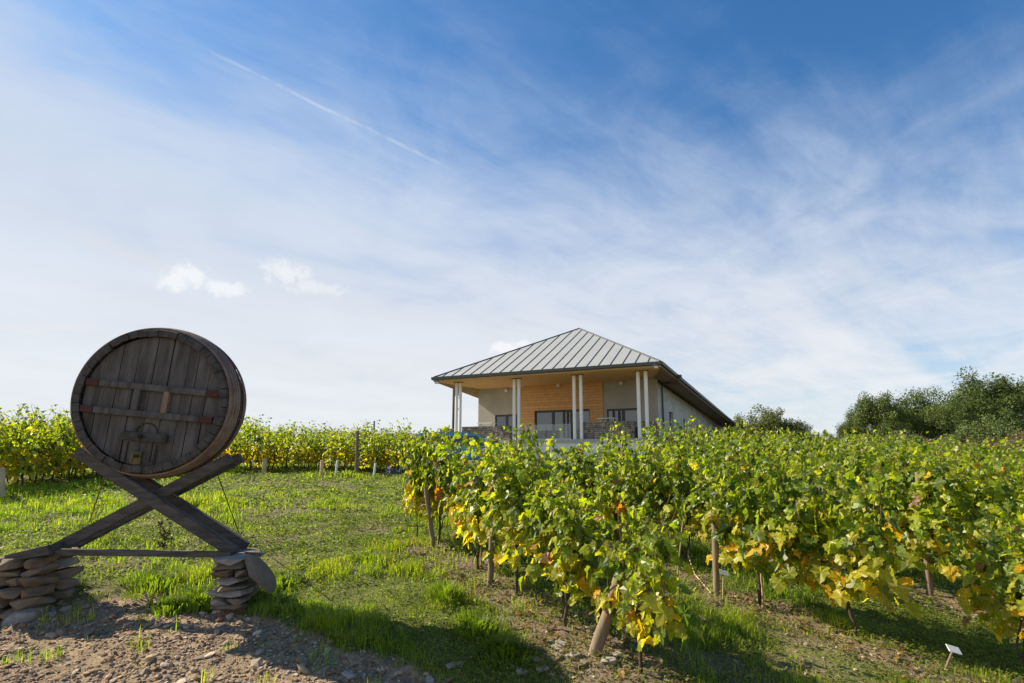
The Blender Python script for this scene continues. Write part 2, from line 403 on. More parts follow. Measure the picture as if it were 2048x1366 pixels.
# ------------------------------------------------------------------ building
def at_depth(px, py, y):
    d = pix(px, py); return Vector((0, 0, EYE)) + d * (y / d.y)
def at_z(px, py, z):
    d = pix(px, py); return Vector((0, 0, EYE)) + d * ((z - EYE) / d.z)
def on_plane(px, py, p0, nrm):
    d = pix(px, py); o = Vector((0, 0, EYE)); return o + d * ((p0 - o).dot(nrm) / d.dot(nrm))
B = at_depth(1321, 727, 36.0); ZE = B.z; A = at_z(867, 758, ZE); A.z = ZE
ud = (A - B); ud.z = 0; L = ud.length; ud.normalize(); vd = Vector((ud.y, -ud.x, 0))
if vd.y < 0: vd = -vd
ZS = ZE - .22                                   # soffit
WR = at_z(1314, 757, ZS); WL = at_z(957, 779, ZS)
E = at_depth(1490, 866, 80.0)
DR = (E - B)                                     # right eave run
DL = Vector((3.05, 8.4, -.5)).normalized() * DR.length
mid = (A + B) / 2
d_ap = pix(1158, 660); k = d_ap.x / d_ap.y; s_ = (k * mid.y - mid.x) / (vd.x - k * vd.y)
AP = mid + vd * s_; AP.z = at_depth(1158, 660, AP.y).z
ZF = at_z(1100, 881, 0).z if False else EYE + .86
ZG = EYE - .62
bd = empty('winery_building', (mid.x, mid.y, ZG)); bd_inv = Matrix.Translation(-Vector(bd.location))
tag(bd, 'long pale winery with hipped grey metal roof, timber soffit and paired white columns', 'building')
def bl(mb, name, m, parent=bd, **k):
    if parent is bd: off = Vector(bd.location)
    else: off = Vector(bd.location)
    mb.v = [tuple(Vector(p) - off) for p in mb.v]
    return mb.build(name, m, parent, **k)
# roof
rf = MB(); up = Vector((0, 0, .14))
Eb = B + DR; Db = A + DL; RE = (Eb + Db) / 2 + Vector((0, 0, AP.z - ZE))
rf.add([A + up, B + up, AP + up, Eb + up, RE + up, Db + up], [(0, 1, 2), (1, 3, 4, 2), (0, 2, 4, 5), (3, 5, 4)])
roof = bl(rf, 'roof', M['zinc'])
sm = MB(); nfront = (B - A).cross(AP - A).normalized()
if nfront.z < 0: nfront = -nfront
slope = (AP - mid).normalized(); NS = 21; foot_ap = (AP - B).dot(ud)
for i in range(1, NS):
    w = L * i / NS; p0 = B + ud * w + up
    frac = w / foot_ap if w < foot_ap else (L - w) / (L - foot_ap)
    ln = (AP - mid).length * frac
    p1 = p0 + slope * ln
    h_ = nfront * .05; q = ud * .014
    sm.prism([p0 - q, p0 + q, p1 + q, p1 - q], h_)
for a_, b_ in ((A, AP), (B, AP), (AP, RE)):
    dd = (b_ - a_).normalized(); sd = dd.cross(Vector((0, 0, 1))).normalized() * .09
    sm.prism([a_ + up - sd, a_ + up + sd, b_ + up + sd, b_ + up - sd], Vector((0, 0, .07)))
o = bl(sm, 'roof_seams', M['seam'], roof)
gt = MB()
def gut(a_, b_, out):
    gt.prism([a_ + out * .02 + Vector((0, 0, .12)), a_ + out * .17 + Vector((0, 0, .14)), a_ + out * .15 + Vector((0, 0, -.07)), a_ + out * .02 + Vector((0, 0, -.12))], b_ - a_)
rdir = Vector((DR.y, -DR.x, 0)).normalized(); ldir = Vector((-DL.y, DL.x, 0)).normalized()
gut(A - vd * .0 + ldir * .1, B + rdir * .1, -vd); gut(B - vd * .1, Eb, rdir); gut(A - vd * .1, Db, ldir)
gut_o = bl(gt, 'gutter', M['gutter'], roof)
# soffit
WRe = WR + DR * .93; WLe = WL + DL * .93
sf = MB(); dz = Vector((0, 0, -.12)); th = Vector((0, 0, -.10))
def zat(p, a_, run):  # soffit height following the eave
    t_ = max(0, (Vector((p.x, p.y, 0)) - Vector((a_.x, a_.y, 0))).dot(Vector((run.x, run.y, 0))) / Vector((run.x, run.y, 0)).length_squared)
    return Vector((p.x, p.y, a_.z + run.z * t_))
WRi = WR - rdir * .35 ; WLi = WL - ldir * .35
sf.prism([A + dz, B + dz, WR + vd * .3 + Vector((0, 0, ZE - .12 - WR.z)), WL + vd * .3 + Vector((0, 0, ZE - .12 - WL.z))], th)
front_soffit = bl(sf, 'soffit', planks('soffit boards', (vd.x, vd.y, 0), .14, (.76, .46, .23), (.66, .38, .18), (.52, .28, .12)))
sf = MB()
a2 = WR - rdir * .3; e2 = a2 + DR * .93
sf.prism([B + dz * 1.04, Eb + dz * 1.04, Vector((e2.x, e2.y, Eb.z - .12)), Vector((a2.x, a2.y, ZE - .125))], th)
a3 = WL - ldir * .3; e3 = a3 + DL * .93
sf.prism([A + dz * 1.04, Db + dz * 1.04, Vector((e3.x, e3.y, Db.z - .12)), Vector((a3.x, a3.y, ZE - .125))], th)
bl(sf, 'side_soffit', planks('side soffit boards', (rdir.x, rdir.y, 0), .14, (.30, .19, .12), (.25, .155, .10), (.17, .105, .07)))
# facade
fd = (WL - WR); fd.z = 0; FL = fd.length; fd.normalize(); fn = Vector((fd.y, -fd.x, 0));
if fn.y > 0: fn = -fn                             # towards the camera
def fw(px, py=840):
    p = on_plane(px, py, WR, fn); return (p - WR).dot(fd), p.z
def wall(mb, p0, d, nrm, z0, z1f, w0, w1, ops, th=.35, mi=0):
    """wall from w0 to w1 with rectangular openings (a,b,z0,z1); z1f(w) gives the top"""
    cuts = sorted({w0, w1} | {c for o_ in ops for c in o_[:2] if w0 < c < w1})
    for a_, b_ in zip(cuts[:-1], cuts[1:]):
        m_ = (a_ + b_) / 2; holes = [o_ for o_ in ops if o_[0] < m_ < o_[1]]
        segs = []; z = z0
        for o_ in sorted(holes, key=lambda q: q[2]):
            if o_[2] > z: segs.append((z, o_[2], o_[2]))
            z = o_[3]
        segs.append((z, None, None))
        for s0, s1, _ in segs:
            ta, tb = (s1, s1) if s1 is not None else (z1f(a_), z1f(b_))
            q = [p0 + d * a_, p0 + d * b_]
            mb.prism([Vector((q[0].x, q[0].y, s0)), Vector((q[1].x, q[1].y, s0)), Vector((q[1].x, q[1].y, tb)), Vector((q[0].x, q[0].y, ta))], -nrm * th, mi)
wc0 = fw(1207)[0]; wc1 = fw(1044)[0]
win = []   # w range, top
for a_, b_, ty in ((1280, 1214, 817), (1181, 1070, 820), (1036, 990, 829)):
    w0_, w1_ = fw(a_)[0], fw(b_)[0]; win.append((w0_, w1_, ZF + .02, fw((a_ + b_) / 2, ty)[1]))
ztop = lambda w: ZE - .13
mb = MB(); wall(mb, WR, fd, fn, ZF, ztop, 0, wc0 - .0, [win[0]]); bl(mb, 'front_wall', M['render'])
mb = MB(); wall(mb, WR, fd, fn, ZF, ztop, wc1, FL, [win[2]]); bl(mb, 'front_wall', M['render'])
mb = MB(); wall(mb, WR + fn * .12, fd, fn, ZF, lambda w: ZE - .235, wc0, wc1, [win[1]], th=.45)
bl(mb, 'timber_cladding', M['cladding'])
for (w0_, w1_, z0_, z1_), npane in zip(win, (2, 3, 2)):
    fr = MB(); base = WR - fn * .18
    def bar(wa, wb, za, zb, dn=0, t_=.1):
        q = base + fn * dn
        fr.prism([Vector((*(q + fd * wa).xy, za)), Vector((*(q + fd * wb).xy, za)), Vector((*(q + fd * wb).xy, zb)), Vector((*(q + fd * wa).xy, zb))], fn * t_)
    f_ = .12
    bar(w0_, w1_, z1_ - f_ * 1.4, z1_ - .003); bar(w0_, w1_, z0_, z0_ + f_)
    bar(w0_ + .003, w0_ + f_, z0_ + f_, z1_ - f_ * 1.4); bar(w1_ - f_, w1_ - .003, z0_ + f_, z1_ - f_ * 1.4)
    for j in range(1, npane):
        wm = w0_ + (w1_ - w0_) * j / npane; bar(wm - .13, wm + .13, z0_ + f_, z1_ - f_ * 1.4, .003)
    wo_ = bl(fr, 'window', M['frame'])
    g_ = MB(); q = base + fn * .04
    g_.prism([Vector((*(q + fd * (w0_ + .05)).xy, z0_ + .05)), Vector((*(q + fd * (w1_ - .05)).xy, z0_ + .05)), Vector((*(q + fd * (w1_ - .05)).xy, z1_ - .1)), Vector((*(q + fd * (w0_ + .05)).xy, z1_ - .1))], fn * .02)
    bl(g_, 'pane', M['glass'], wo_)
# pale curtains / blinds seen behind nothing: interior back wall
# side walls
drn = Vector((DR.x, DR.y, 0)); DRL = drn.length; drn.normalize(); rk = DR.z / DRL
def sw(px, py):
    p = on_plane(px, py, WR + fd * -.02, rdir); return (p - WR).dot(drn), p.z
sops = []
for a_, b_, ty in ((1338.5, 1346, 823), (1367, 1373, 838), (1393, 1398, 850)):
    w0_, z1_ = sw(a_, ty); w1_ = sw(b_, ty)[0]; sops.append((w0_, w1_, z1_ - 1.5, z1_))
mb = MB(); wall(mb, WR + fd * .0, drn, rdir, ZG - .6, lambda w: ZE - .14 + rk * (w + (WR - B).dot(drn)), .0, DRL * .93, sops)
sidew = bl(mb, 'side_wall', M['concrete'])
for w0_, w1_, z0_, z1_ in sops:
    g_ = MB(); q = WR - rdir * .22
    g_.prism([Vector((*(q + drn * w0_).xy, z0_)), Vector((*(q + drn * w1_).xy, z0_)), Vector((*(q + drn * w1_).xy, z1_)), Vector((*(q + drn * w0_).xy, z1_))], rdir * .04)
    bl(g_, 'side_window', M['glass'])
dln = Vector((DL.x, DL.y, 0)).normalized(); rl = DL.z / Vector((DL.x, DL.y, 0)).length
mb = MB(); wall(mb, WL, dln, ldir, ZG - .6, lambda w: ZE - .14 + rl * (w + (WL - A).dot(dln)), .0, 40, [])
bl(mb, 'side_wall', M['render'])
# terrace: slab and base wall
cols = [at_z(px, py, ZE - .24) for px, py in ((917.6, 766), (929.2, 766.5), (1027.3, 757.5), (1039.8, 757.8), (1146, 749.6), (1159.7, 748.8), (1273.5, 741), (1288.4, 739.6))]
cv = sum((c_ - B).dot(vd) for c_ in cols) / 8
for c_ in cols: c_ -= vd * ((c_ - B).dot(vd) - cv)
TR = B + vd * (cv - .35) + ud * .6; TL = B + vd * (cv - .35) + ud * (L - .9)
mb = MB(); mb.prism([Vector((*p.xy, ZF - .26)) for p in (TR, TL, WL - fn * .3, WR - fn * .3)], Vector((0, 0, .26))); bl(mb, 'terrace_slab', M['slab'])
mb = MB(); i_ = vd * .08 + Vector((0, 0, 0))
mb.prism([Vector((*p.xy, ZG - .5)) for p in (TR + i_ + ud * .1, TL + i_ - ud * .1, WL - fn * .25 - fd * .1, WR - fn * .25 + fd * .1)], Vector((0, 0, ZF - .262 - ZG + .5))); bl(mb, 'base_wall', M['white_wall'])
for c_ in cols:
    mb = MB(); mb.tube([Vector((*c_.xy, ZF)), Vector((*c_.xy, ZE - .25))], .13, 20); co = bl(mb, 'column', M['white_paint'])
    mb = MB(); mb.tube([Vector((*c_.xy, ZE - .28)), Vector((*c_.xy, ZE - .222))], .24, 4, smooth=False); bl(mb, 'column_cap', M['gutter'], co)
# wall lamps, floodlights
for px, py in ((1015, 781), (1119, 771), (1244, 767)):
    w_, z_ = fw(px, py); p = WR + fd * w_ + fn * .28; p.z = z_
    bm = bmesh.new(); bmesh.ops.create_uvsphere(bm, u_segments=16, v_segments=10, radius=.17, matrix=Matrix.Translation(p - Vector(bd.location)))
    me = bpy.data.meshes.new('wall_lamp'); bm.to_mesh(me); bm.free(); me.polygons.foreach_set('use_smooth', [True] * len(me.polygons)); lo = link('wall_lamp', me, M['lamp_glass'], bd)
    mb = MB(); mb.tube([p - fn * .14, p - fn * .27], .05, 8); bl(mb, 'bracket', M['white_paint'], lo)
for (px, py, dd) in ((874, 764, ud * -.3), (1311, 732, ud * .25)):
    p = at_z(px, py - 3, ZE - .25); M3 = Matrix.Rotation(R(35), 3, 'X')
    mb = MB(); mb.box(p + Vector((0, 0, -.12)), (.34, .2, .24), M3); mb.tube([p, p + Vector((0, 0, .12))], .04, 6); fo = bl(mb, 'floodlight', M['frame'])
    mb = MB(); mb.box(p + M3 @ Vector((0, -.11, 0)) + Vector((0, 0, -.12)), (.28, .02, .18), M3); bl(mb, 'lens', M['lamp_glass'], fo)
# downpipe and hopper
hp = on_plane(1357, 757, B + rdir * .12, rdir); q1 = on_plane(1324, 769, WR + rdir * .12, rdir); q1b = WR + rdir * .12 + drn * max(.3, (q1 - WR).dot(drn)); q1b.z = q1.z
mb = MB(); mb.tube([hp + Vector((0, 0, .1)), hp - Vector((0, 0, .28)), hp - Vector((0, 0, .4)) - rdir * .12, q1b + Vector((0, 0, .12)) + rdir * .3, q1b + rdir * .05, q1b - Vector((0, 0, .3)), Vector((*q1b.xy, ZG))], .07, 10); bl(mb, 'downpipe', M['gutter'])
mb = MB(); mb.box(hp + Vector((0, 0, .16)), (.45, .45, .22), Matrix.Rotation(math.atan2(drn.y, drn.x), 3, 'Z')); bl(mb, 'rain_hopper', M['gutter'], gut_o)

# gabion balustrades
def gabion(label, p0, p1, z0, z1, thick=.5, seed=1):
    r_ = random.Random(seed); d = (p1 - p0); d.z = 0; ln = d.length; d.normalize(); nn = Vector((d.y, -d.x, 0))
    if nn.dot(Vector((0, 0, 0)) - p0) < 0: nn = -nn
    g = empty('gabion', (p0.x, p0.y, z0)); tag(g, label, 'gabion', 'stone gabions along the terrace edge'); off = Vector(g.location)
    mb = MB(); z = 0.0; H = z1 - z0
    for face, fln in ((nn, ln),):
        z = 0
        while z < H - .05:
            h_ = r_.uniform(.09, .19); w = 0
            while w < ln - .03:
                l_ = min(r_.uniform(.12, .36), ln - w); dep = r_.uniform(.38, .5) * thick / .5
                c_ = d * (w + l_ / 2) + Vector((0, 0, z + h_ / 2)) + nn * (thick / 2 - dep / 2 - r_.uniform(0, .05))
                Mx = Matrix([[d.x, nn.x, 0], [d.y, nn.y, 0], [0, 0, 1]]) @ Matrix.Rotation(r_.uniform(-.14, .14), 3, 'Y')
                mb.box(c_, (l_ * .93, dep, h_ * .9), Mx); w += l_
            z += h_
    fill = mb.build('stone_fill', M['gab_stone'], g, bevel=.015, bseg=1)
    mb = MB(); q = nn * (thick / 2 + .02)
    nbar = max(2, int(ln / .5))
    for k_ in range(nbar + 1):
        p = d * (ln * k_ / nbar) + q; mb.tube([p, p + Vector((0, 0, H))], .008, 4)
    for k_ in range(4):
        p = Vector((0, 0, H * k_ / 3)) + q; mb.tube([p, p + d * ln], .008, 4)
    mb.build('wire_cage', M['wire'], g)
cl = lambda px, z, back=.35: (lambda p: Vector((p.x, p.y, z)))(on_plane(px, 850, B + vd * (cv + back), vd))
ztopg = lambda px, py, back=.35: on_plane(px, py, B + vd * (cv + back), vd).z
ga, gb = cl(926, ZF), cl(1022, ZF); gabion('brown stone gabion left of the glass balustrade, below the left window', ga, gb, ZF + .003, ztopg(975, 853), seed=2)
ga, gb = cl(1160, ZF), cl(1270, ZF); gabion('brown stone gabion right of the glass balustrade, below the right window', ga, gb, ZF + .003, ztopg(1215, 844), seed=3)
gc = cl(1296, ZF); gd = gc + drn * 3.2 + rdir * .0; gabion('brown stone gabion turning back along the right side of the terrace', gc + rdir * -.3 , gd + rdir * -.3, ZF + .003, ztopg(1215, 844), seed=4)
pz = at_depth(880, 858, 50); pz2 = at_depth(911, 857, 50)
gabion('short brown stone gabion at the far left beside the power pole', Vector((pz.x, pz.y, ZG)), Vector((pz2.x, pz2.y, ZG)), ZG, pz.z, seed=5)
# glass balustrade
g0, g1 = cl(1044, ZF), cl(1142, ZF); zt = ztopg(1100, 848)
gl = empty('glass_balustrade', tuple(g0)); tag(gl, 'clear glass balustrade between the two gabions in front of the timber cladding', 'balustrade')
n_ = 2; dg = (g1 - g0)
for k_ in range(n_):
    a_ = dg * (k_ / n_ + .006) + Vector((0, 0, .08)); b_ = dg * ((k_ + 1) / n_ - .006) + Vector((0, 0, .08))
    mb = MB(); mb.prism([a_, b_, b_ + Vector((0, 0, zt - ZF - .1)), a_ + Vector((0, 0, zt - ZF - .1))], vd * .02); mb.build('glass_pane', M['clear'], gl)
mb = MB(); mb.prism([Vector((0, 0, .004)), dg + Vector((0, 0, .004)), dg + Vector((0, 0, .08)), Vector((0, 0, .08))], vd * .06); mb.build('base_channel', M['alloy'], gl)
# terrace tables
for (pa, pb, py, back, lab) in ((957, 989, 846.5, 1.6, 'white high table on the terrace behind the left gabion'), (1196, 1232, 837, 1.6, 'white high table on the terrace behind the right gabion')):
    a_ = on_plane(pa, py, B + vd * (cv + back), vd); b_ = on_plane(pb, py, B + vd * (cv + back), vd)
    c_ = (a_ + b_) / 2; tb = empty('high_table', (c_.x, c_.y, ZF)); tag(tb, lab, 'table', 'white tables on the terrace')
    ln = (b_ - a_).length; Mz = Matrix.Rotation(math.atan2(ud.y, ud.x), 3, 'Z')
    mb = MB(); mb.box((0, 0, c_.z - ZF), (ln, .7, .06), Mz); mb.build('tabletop', M['white_plastic'], tb, bevel=.01)
    for sx_ in (-1, 1):
        mb = MB(); q = Mz @ Vector((sx_ * ln * .35, 0, 0)); mb.tube([q + Vector((0, 0, .004)), q + Vector((0, 0, c_.z - ZF - .03))], .04, 8); mb.build('leg', M['alloy'], tb)

# power pole beyond the left end
pp = at_depth(908, 772, 62); pole = empty('power_pole', (pp.x, pp.y, ZG)); tag(pole, 'thin dark utility pole with side brackets beyond the left end of the winery', 'pole')
h_ = pp.z - ZG; mb = MB(); mb.tube([Vector((0, 0, -.3)), Vector((0, 0, h_))], [.2, .15], 10); mb.build('shaft', M['gutter'], pole)
for q_ in (.55, .75, 1.9):
    mb = MB(); mb.tube([Vector((0, 0, h_ - 1.5 * q_)), Vector((.55, 0, h_ - 1.5 * q_ + .05))], .05, 6); mb.box(Vector((.55, 0, h_ - 1.5 * q_ + .15)), (.14, .14, .24)); mb.build('bracket', M['gutter'], pole)
# retaining wall and railing left of the building
ra = at_depth(640, 874, 46); rb = at_depth(856, 868, 46); zr = EYE + .95
rw = MB(); rd = (rb - ra).normalized(); rd.z = 0
rw.prism([Vector((ra.x, ra.y, ZG - .4)), Vector((rb.x, rb.y, ZG - .4)), Vector((rb.x, rb.y, zr)), Vector((ra.x, ra.y, zr))], Vector((0, .3, 0)))
o = rw.build('retaining_wall', mat('ochre render', (.30, .25, .19), .9, .1, noise=(1, (1, 1, 1)), col2=(.22, .18, .14))); tag(o, 'low ochre retaining wall under the metal railing, behind the far vines', 'wall')
rl_ = empty('metal_railing', (ra.x, ra.y, zr)); tag(rl_, 'grey metal railing with many thin bars left of the winery', 'railing')
Lr = (rb - ra).length; zt = rb.z - zr + .05
mb = MB(); nb_ = 75
for k_ in range(nb_): x_ = Lr * k_ / (nb_ - 1); mb.tube([Vector((x_, .15, 0)), Vector((x_, .15, zt))], .022, 4)
mb.build('bars', M['gutter'], rl_)
mb = MB(); mb.box((Lr / 2, .15, zt * .93), (Lr, .05, .05)); mb.build('top_rail', M['gutter'], rl_)
pv = at_depth(748.5, 842, 44); mb = MB(); mb.tube([Vector((0, 0, 0)), Vector((0, 0, pv.z - ZG))], .07, 8)
o = mb.build('vent_pipe', M['wire'], loc=(pv.x, pv.y, ZG)); tag(o, 'thin grey pole standing above the far vines left of the winery', 'pole')

# ------------------------------------------------------------------ blue minivan
def car():
    p = at_depth(938, 900, 22.5); g = ter_base(p.x, p.y); root = empty('parked_minivan', (p.x, p.y, float(g)), R(4)); root.scale = (1, 1, .86)
    tag(root, 'blue minivan parked behind the first vine row in front of the winery', 'minivan')
    S = 4.75 / 4.6
    prof = [(-2.3, .35), (-2.34, .75), (-2.26, 1.05), (-2.1, 1.48), (-1.95, 1.6), (-1.2, 1.66), (-.1, 1.64), (.35, 1.55), (1.05, 1.12), (1.45, 1.0), (2.1, .84), (2.3, .62), (2.32, .33)]
    prof = [(x * S, z) for x, z in prof]
    mb = MB(); hw = .88; n_ = len(prof); vs = []
    for (y_, ins) in ((-hw, 0), (hw, 0)):
        for x, z in prof:
            t_ = max(0, (z - .95) / .7) * .16
            vs.append(Vector((x, y_ * (1 - t_ / hw * 1.0), z)))
    fs = [tuple(range(n_))[::-1], tuple(range(n_, 2 * n_))] + [(i, (i + 1) % n_, n_ + (i + 1) % n_, n_ + i) for i in range(n_)]
    mb.add(vs, fs); mb.build('body', M['car_blue'], root, bevel=.035, bseg=3)
    def quad(pts, name, m, th=.012):
        mb = MB(); a_, b_, c_ = (Vector(q) for q in pts[:3]); nn = (b_ - a_).cross(c_ - a_).normalized() * th
        mb.prism([Vector(q) - nn for q in pts], nn * 2); return mb.build(name, m, root)
    for sgn in (-1, 1):
        yy = lambda z: sgn * (hw - max(0, (z - .95) / .7) * .16 + .006)
        for x0, x1, x2, x3 in ((-2.0, -1.25, -1.25, -1.85), (-1.15, -.2, -.2, -1.15), (-.1, .85, .3, -.1)):
            quad([(x0 * S, yy(1.02), 1.02), (x1 * S, yy(1.02), 1.02), (x2 * S, yy(1.46), 1.46), (x3 * S, yy(1.46), 1.46)], 'side_window', M['car_glass'])
        for wx in (-1.45, 1.5):
            mb = MB(); mb.tube([Vector((wx * S, sgn * .68, .33)), Vector((wx * S, sgn * .9, .33))], .33, 24); w_ = mb.build('wheel', M['rubber'], root)
            mb = MB(); mb.tube([Vector((wx * S, sgn * .88, .33)), Vector((wx * S, sgn * .915, .33))], .2, 16); mb.build('rim', M['alloy'], w_)
        mb = MB(); mb.box((-2.24 * S, sgn * .72, 1.22), (.12, .16, .5)); mb.build('tail_light', M['tail'], root, bevel=.02)
        mb = MB(); mb.box((2.2 * S, sgn * .66, .72), (.16, .3, .16)); mb.build('headlight', M['lamp_glass'], root, bevel=.03)
        mb = MB(); mb.box((.95 * S, sgn * .95, 1.05), (.12, .2, .14)); mb.build('mirror', M['car_blue'], root, bevel=.02)
    quad([(.44 * S, -.68, 1.53), (.44 * S, .68, 1.53), (1.03 * S, .8, 1.15), (1.03 * S, -.8, 1.15)], 'windscreen', M['car_glass'], .03)
car()
# tarp-covered heap
p = at_depth(795, 936, 17.5); g = float(ter_base(p.x, p.y))
bm = bmesh.new(); bmesh.ops.create_grid(bm, x_segments=24, y_segments=16, size=1)
for v_ in bm.verts:
    x, y = v_.co.x, v_.co.y; r2 = min(1, x * x * .9 + y * y)
    hgt = .42 * max(0, 1 - r2) ** .6 * (1 - .35 * x) * (1 + .25 * math.sin(5 * x + 3 * y)) ; v_.co = Vector((x * .42, y * .4, hgt * .7 + .01))
me = bpy.data.meshes.new('tarp_heap'); bm.to_mesh(me); bm.free()
tag(link('tarp_heap', me, M['tarp'], loc=(p.x, p.y, g)), 'low heap under a dark blue grey tarpaulin among the far vines', 'tarpaulin')
# ------------------------------------------------------------------ old barrel on its timber stand
PSI = R(7); ROLL = R(5.2)
bx = Vector((math.cos(PSI), math.sin(PSI), 0)); ba = Vector((-math.sin(PSI), math.cos(PSI), 0))
BC = at_depth(300, 800.5, 5.2); BR = .705
def bplane(px, py, off=0.0): return on_plane(px, py, BC + ba * off, ba)
bar = empty('wine_barrel', tuple(BC)); tag(bar, 'big weathered dark oak barrel with two red tipped crossbars lying on the timber stand', 'barrel')
BM = Matrix([[bx.x, ba.x, 0], [bx.y, ba.y, 0], [0, 0, 1]]) @ Matrix.Rotation(ROLL, 3, 'Y')   # local x right, y back, z up
bar.matrix_world = Matrix.Translation(BC) @ BM.to_4x4()
LB = .50; BUL = .045; NST = 46
def brad(y): return BR + BUL * (1 - (2 * y / LB - 1) ** 2)
mb = MB(); r_ = random.Random(3)
for i in range(NST):
    a0 = 2 * math.pi * i / NST + .004; a1 = 2 * math.pi * (i + 1) / NST - .004; off = r_.uniform(-.004, .006); y0 = r_.uniform(-.008, .010)
    if i in (14, 15, 16): off += r_.uniform(.004, .012)
    ny = 8; th = .066; vs = []
    for j in range(ny + 1):
        y = y0 + (LB - y0) * j / ny; ro = brad(max(0, y)) + off
        for a_ in (a0, (a0 + a1) / 2, a1):
            vs.append((ro * math.cos(a_), y, ro * math.sin(a_)))
        for a_ in (a1, a0): vs.append(((ro - th) * math.cos(a_), y, (ro - th) * math.sin(a_)))
    k = 5; fs = [(j * k + q, j * k + (q + 1) % k, (j + 1) * k + (q + 1) % k, (j + 1) * k + q) for j in range(ny) for q in range(k)]
    fs += [tuple(range(k)), tuple(range(ny * k, ny * k + k))[::-1]]
    mb.add(vs, fs)
mb.build('staves', M['stave_wood'], bar)
# heads
def head(y, thick, name, seed):
    r2 = random.Random(seed); mb = MB(); ri = BR - .062; ed = [-ri]
    while ed[-1] < ri - .14: ed.append(ed[-1] + r2.uniform(.095, .165))
    ed.append(ri)
    for a_, b_ in zip(ed[:-1], ed[1:]):
        a_ += .0036; b_ -= .0036; y_ = y + r2.uniform(-.004, .004); n_ = 10; tl = r2.uniform(-.01, .01)
        up_ = [(x, math.sqrt(max(0, ri * ri - x * x))) for x in np.linspace(a_, b_, n_)]
        pts = [(x + tl * z, y_, z) for x, z in up_] + [(x - tl * z, y_, -z) for x, z in up_[::-1]]
        cl_ = []
        for p in pts:
            if not cl_ or (Vector(p) - Vector(cl_[-1])).length > 1e-4: cl_.append(p)
        mb.prism([Vector(p) for p in cl_], Vector((0, thick, 0)))
    return mb.build(name, M['old_wood'], bar)
head(.055, .03, 'front_head', 5); head(LB - .09, .03, 'back_head', 6)
# hoops: four close together behind the front chime, red lowest, then pairs at the back
for y, w_, mm in ((.050, .034, 'hoop'), (.098, .034, 'hoop'), (.146, .034, 'hoop'), (.194, .034, 'hoop'), (.242, .034, 'red_paint'), (.36, .03, 'hoop'), (.41, .03, 'hoop'), (.46, .03, 'hoop')):
    mb = MB(); n_ = 96; vs = []
    for j in range(n_):
        a_ = 2 * math.pi * j / n_
        for yy, rr in ((y - w_ / 2, 0), (y - w_ / 2 + .004, .015), (y + w_ / 2 - .004, .015), (y + w_ / 2, 0)):
            q = brad(yy) + .006 + rr * (1); vs.append((q * math.cos(a_), yy, q * math.sin(a_)))
    fs = [(j * 4 + q, j * 4 + (q + 1) % 4, ((j + 1) % n_) * 4 + (q + 1) % 4, ((j + 1) % n_) * 4 + q) for j in range(n_) for q in range(4)]
    mb.add(vs, fs, 0, False); mb.build('hoop', M[mm], bar)
# crossbars with red ends
def crossbar(z, x0, x1, tilt=0):
    mb = MB(); Mt = Matrix.Rotation(tilt, 3, 'Y'); c_ = Vector(((x0 + x1) / 2, .031, z)); l_ = x1 - x0
    mb.box(c_, (l_ - .24, .046, .062), Mt); o_ = mb.build('crossbar', M['old_wood'], bar, bevel=.005)
    for s_ in (-1, 1):
        mb = MB(); mb.box(c_ + Mt @ Vector((s_ * (l_ / 2 - .0595), -.0, 0)), (.119, .047, .063), Mt); mb.build('red_end', M['red_paint'], o_, bevel=.005)
crossbar(.125, -.62, .625); crossbar(-.14, -.625, .60)
for x in (-.135, .135):
    mb = MB(); mb.box((x, .028, -.005), (.056, .052, .215)); mb.build('cleat', M['old_wood'] if x < 0 else M['post'], bar, bevel=.006)
mb = MB(); mb.box((.00, .032, -.36), (.42, .042, .085)); o = mb.build('door_bar', M['stave_wood'], bar, bevel=.006)
mb = MB(); mb.tube([(-.03, .012, -.36), (-.03, -.02, -.36)], .028, 6, smooth=False); mb.tube([(-.03, -.02, -.36), (-.03, -.045, -.36)], .012, 8); mb.build('bolt', M['iron'], o)
mb = MB(); mb.tube([(-.0 + .10 * math.cos(t_), .049, -.325 + .10 * math.sin(t_)) for t_ in np.linspace(0, math.pi, 16)], .007, 6); mb.build('handle', M['iron'], bar)
mb = MB()
for a_, b_ in ((-.15, -.62), (.12, -.63), (.075, -.6)):
    mb = MB(); mb.box((a_, .046, b_ + .10), (.009, .012, .20)); mb.build('door_slot', M['iron'], bar)
mb = MB(); mb.box((-.04, .044, -.565), (.085, .02, .13)); mb.tube([(-.04, .035, -.55), (-.04, -.05, -.55)], .016, 8); mb.tube([(-.04, -.04, -.52), (-.04, -.045, -.61)], [.018, .012], 8)
mb.tube([(-.075, -.03, -.505), (.0, -.03, -.505)], .009, 6); mb.build('tap', M['brass'], bar, bevel=.002)
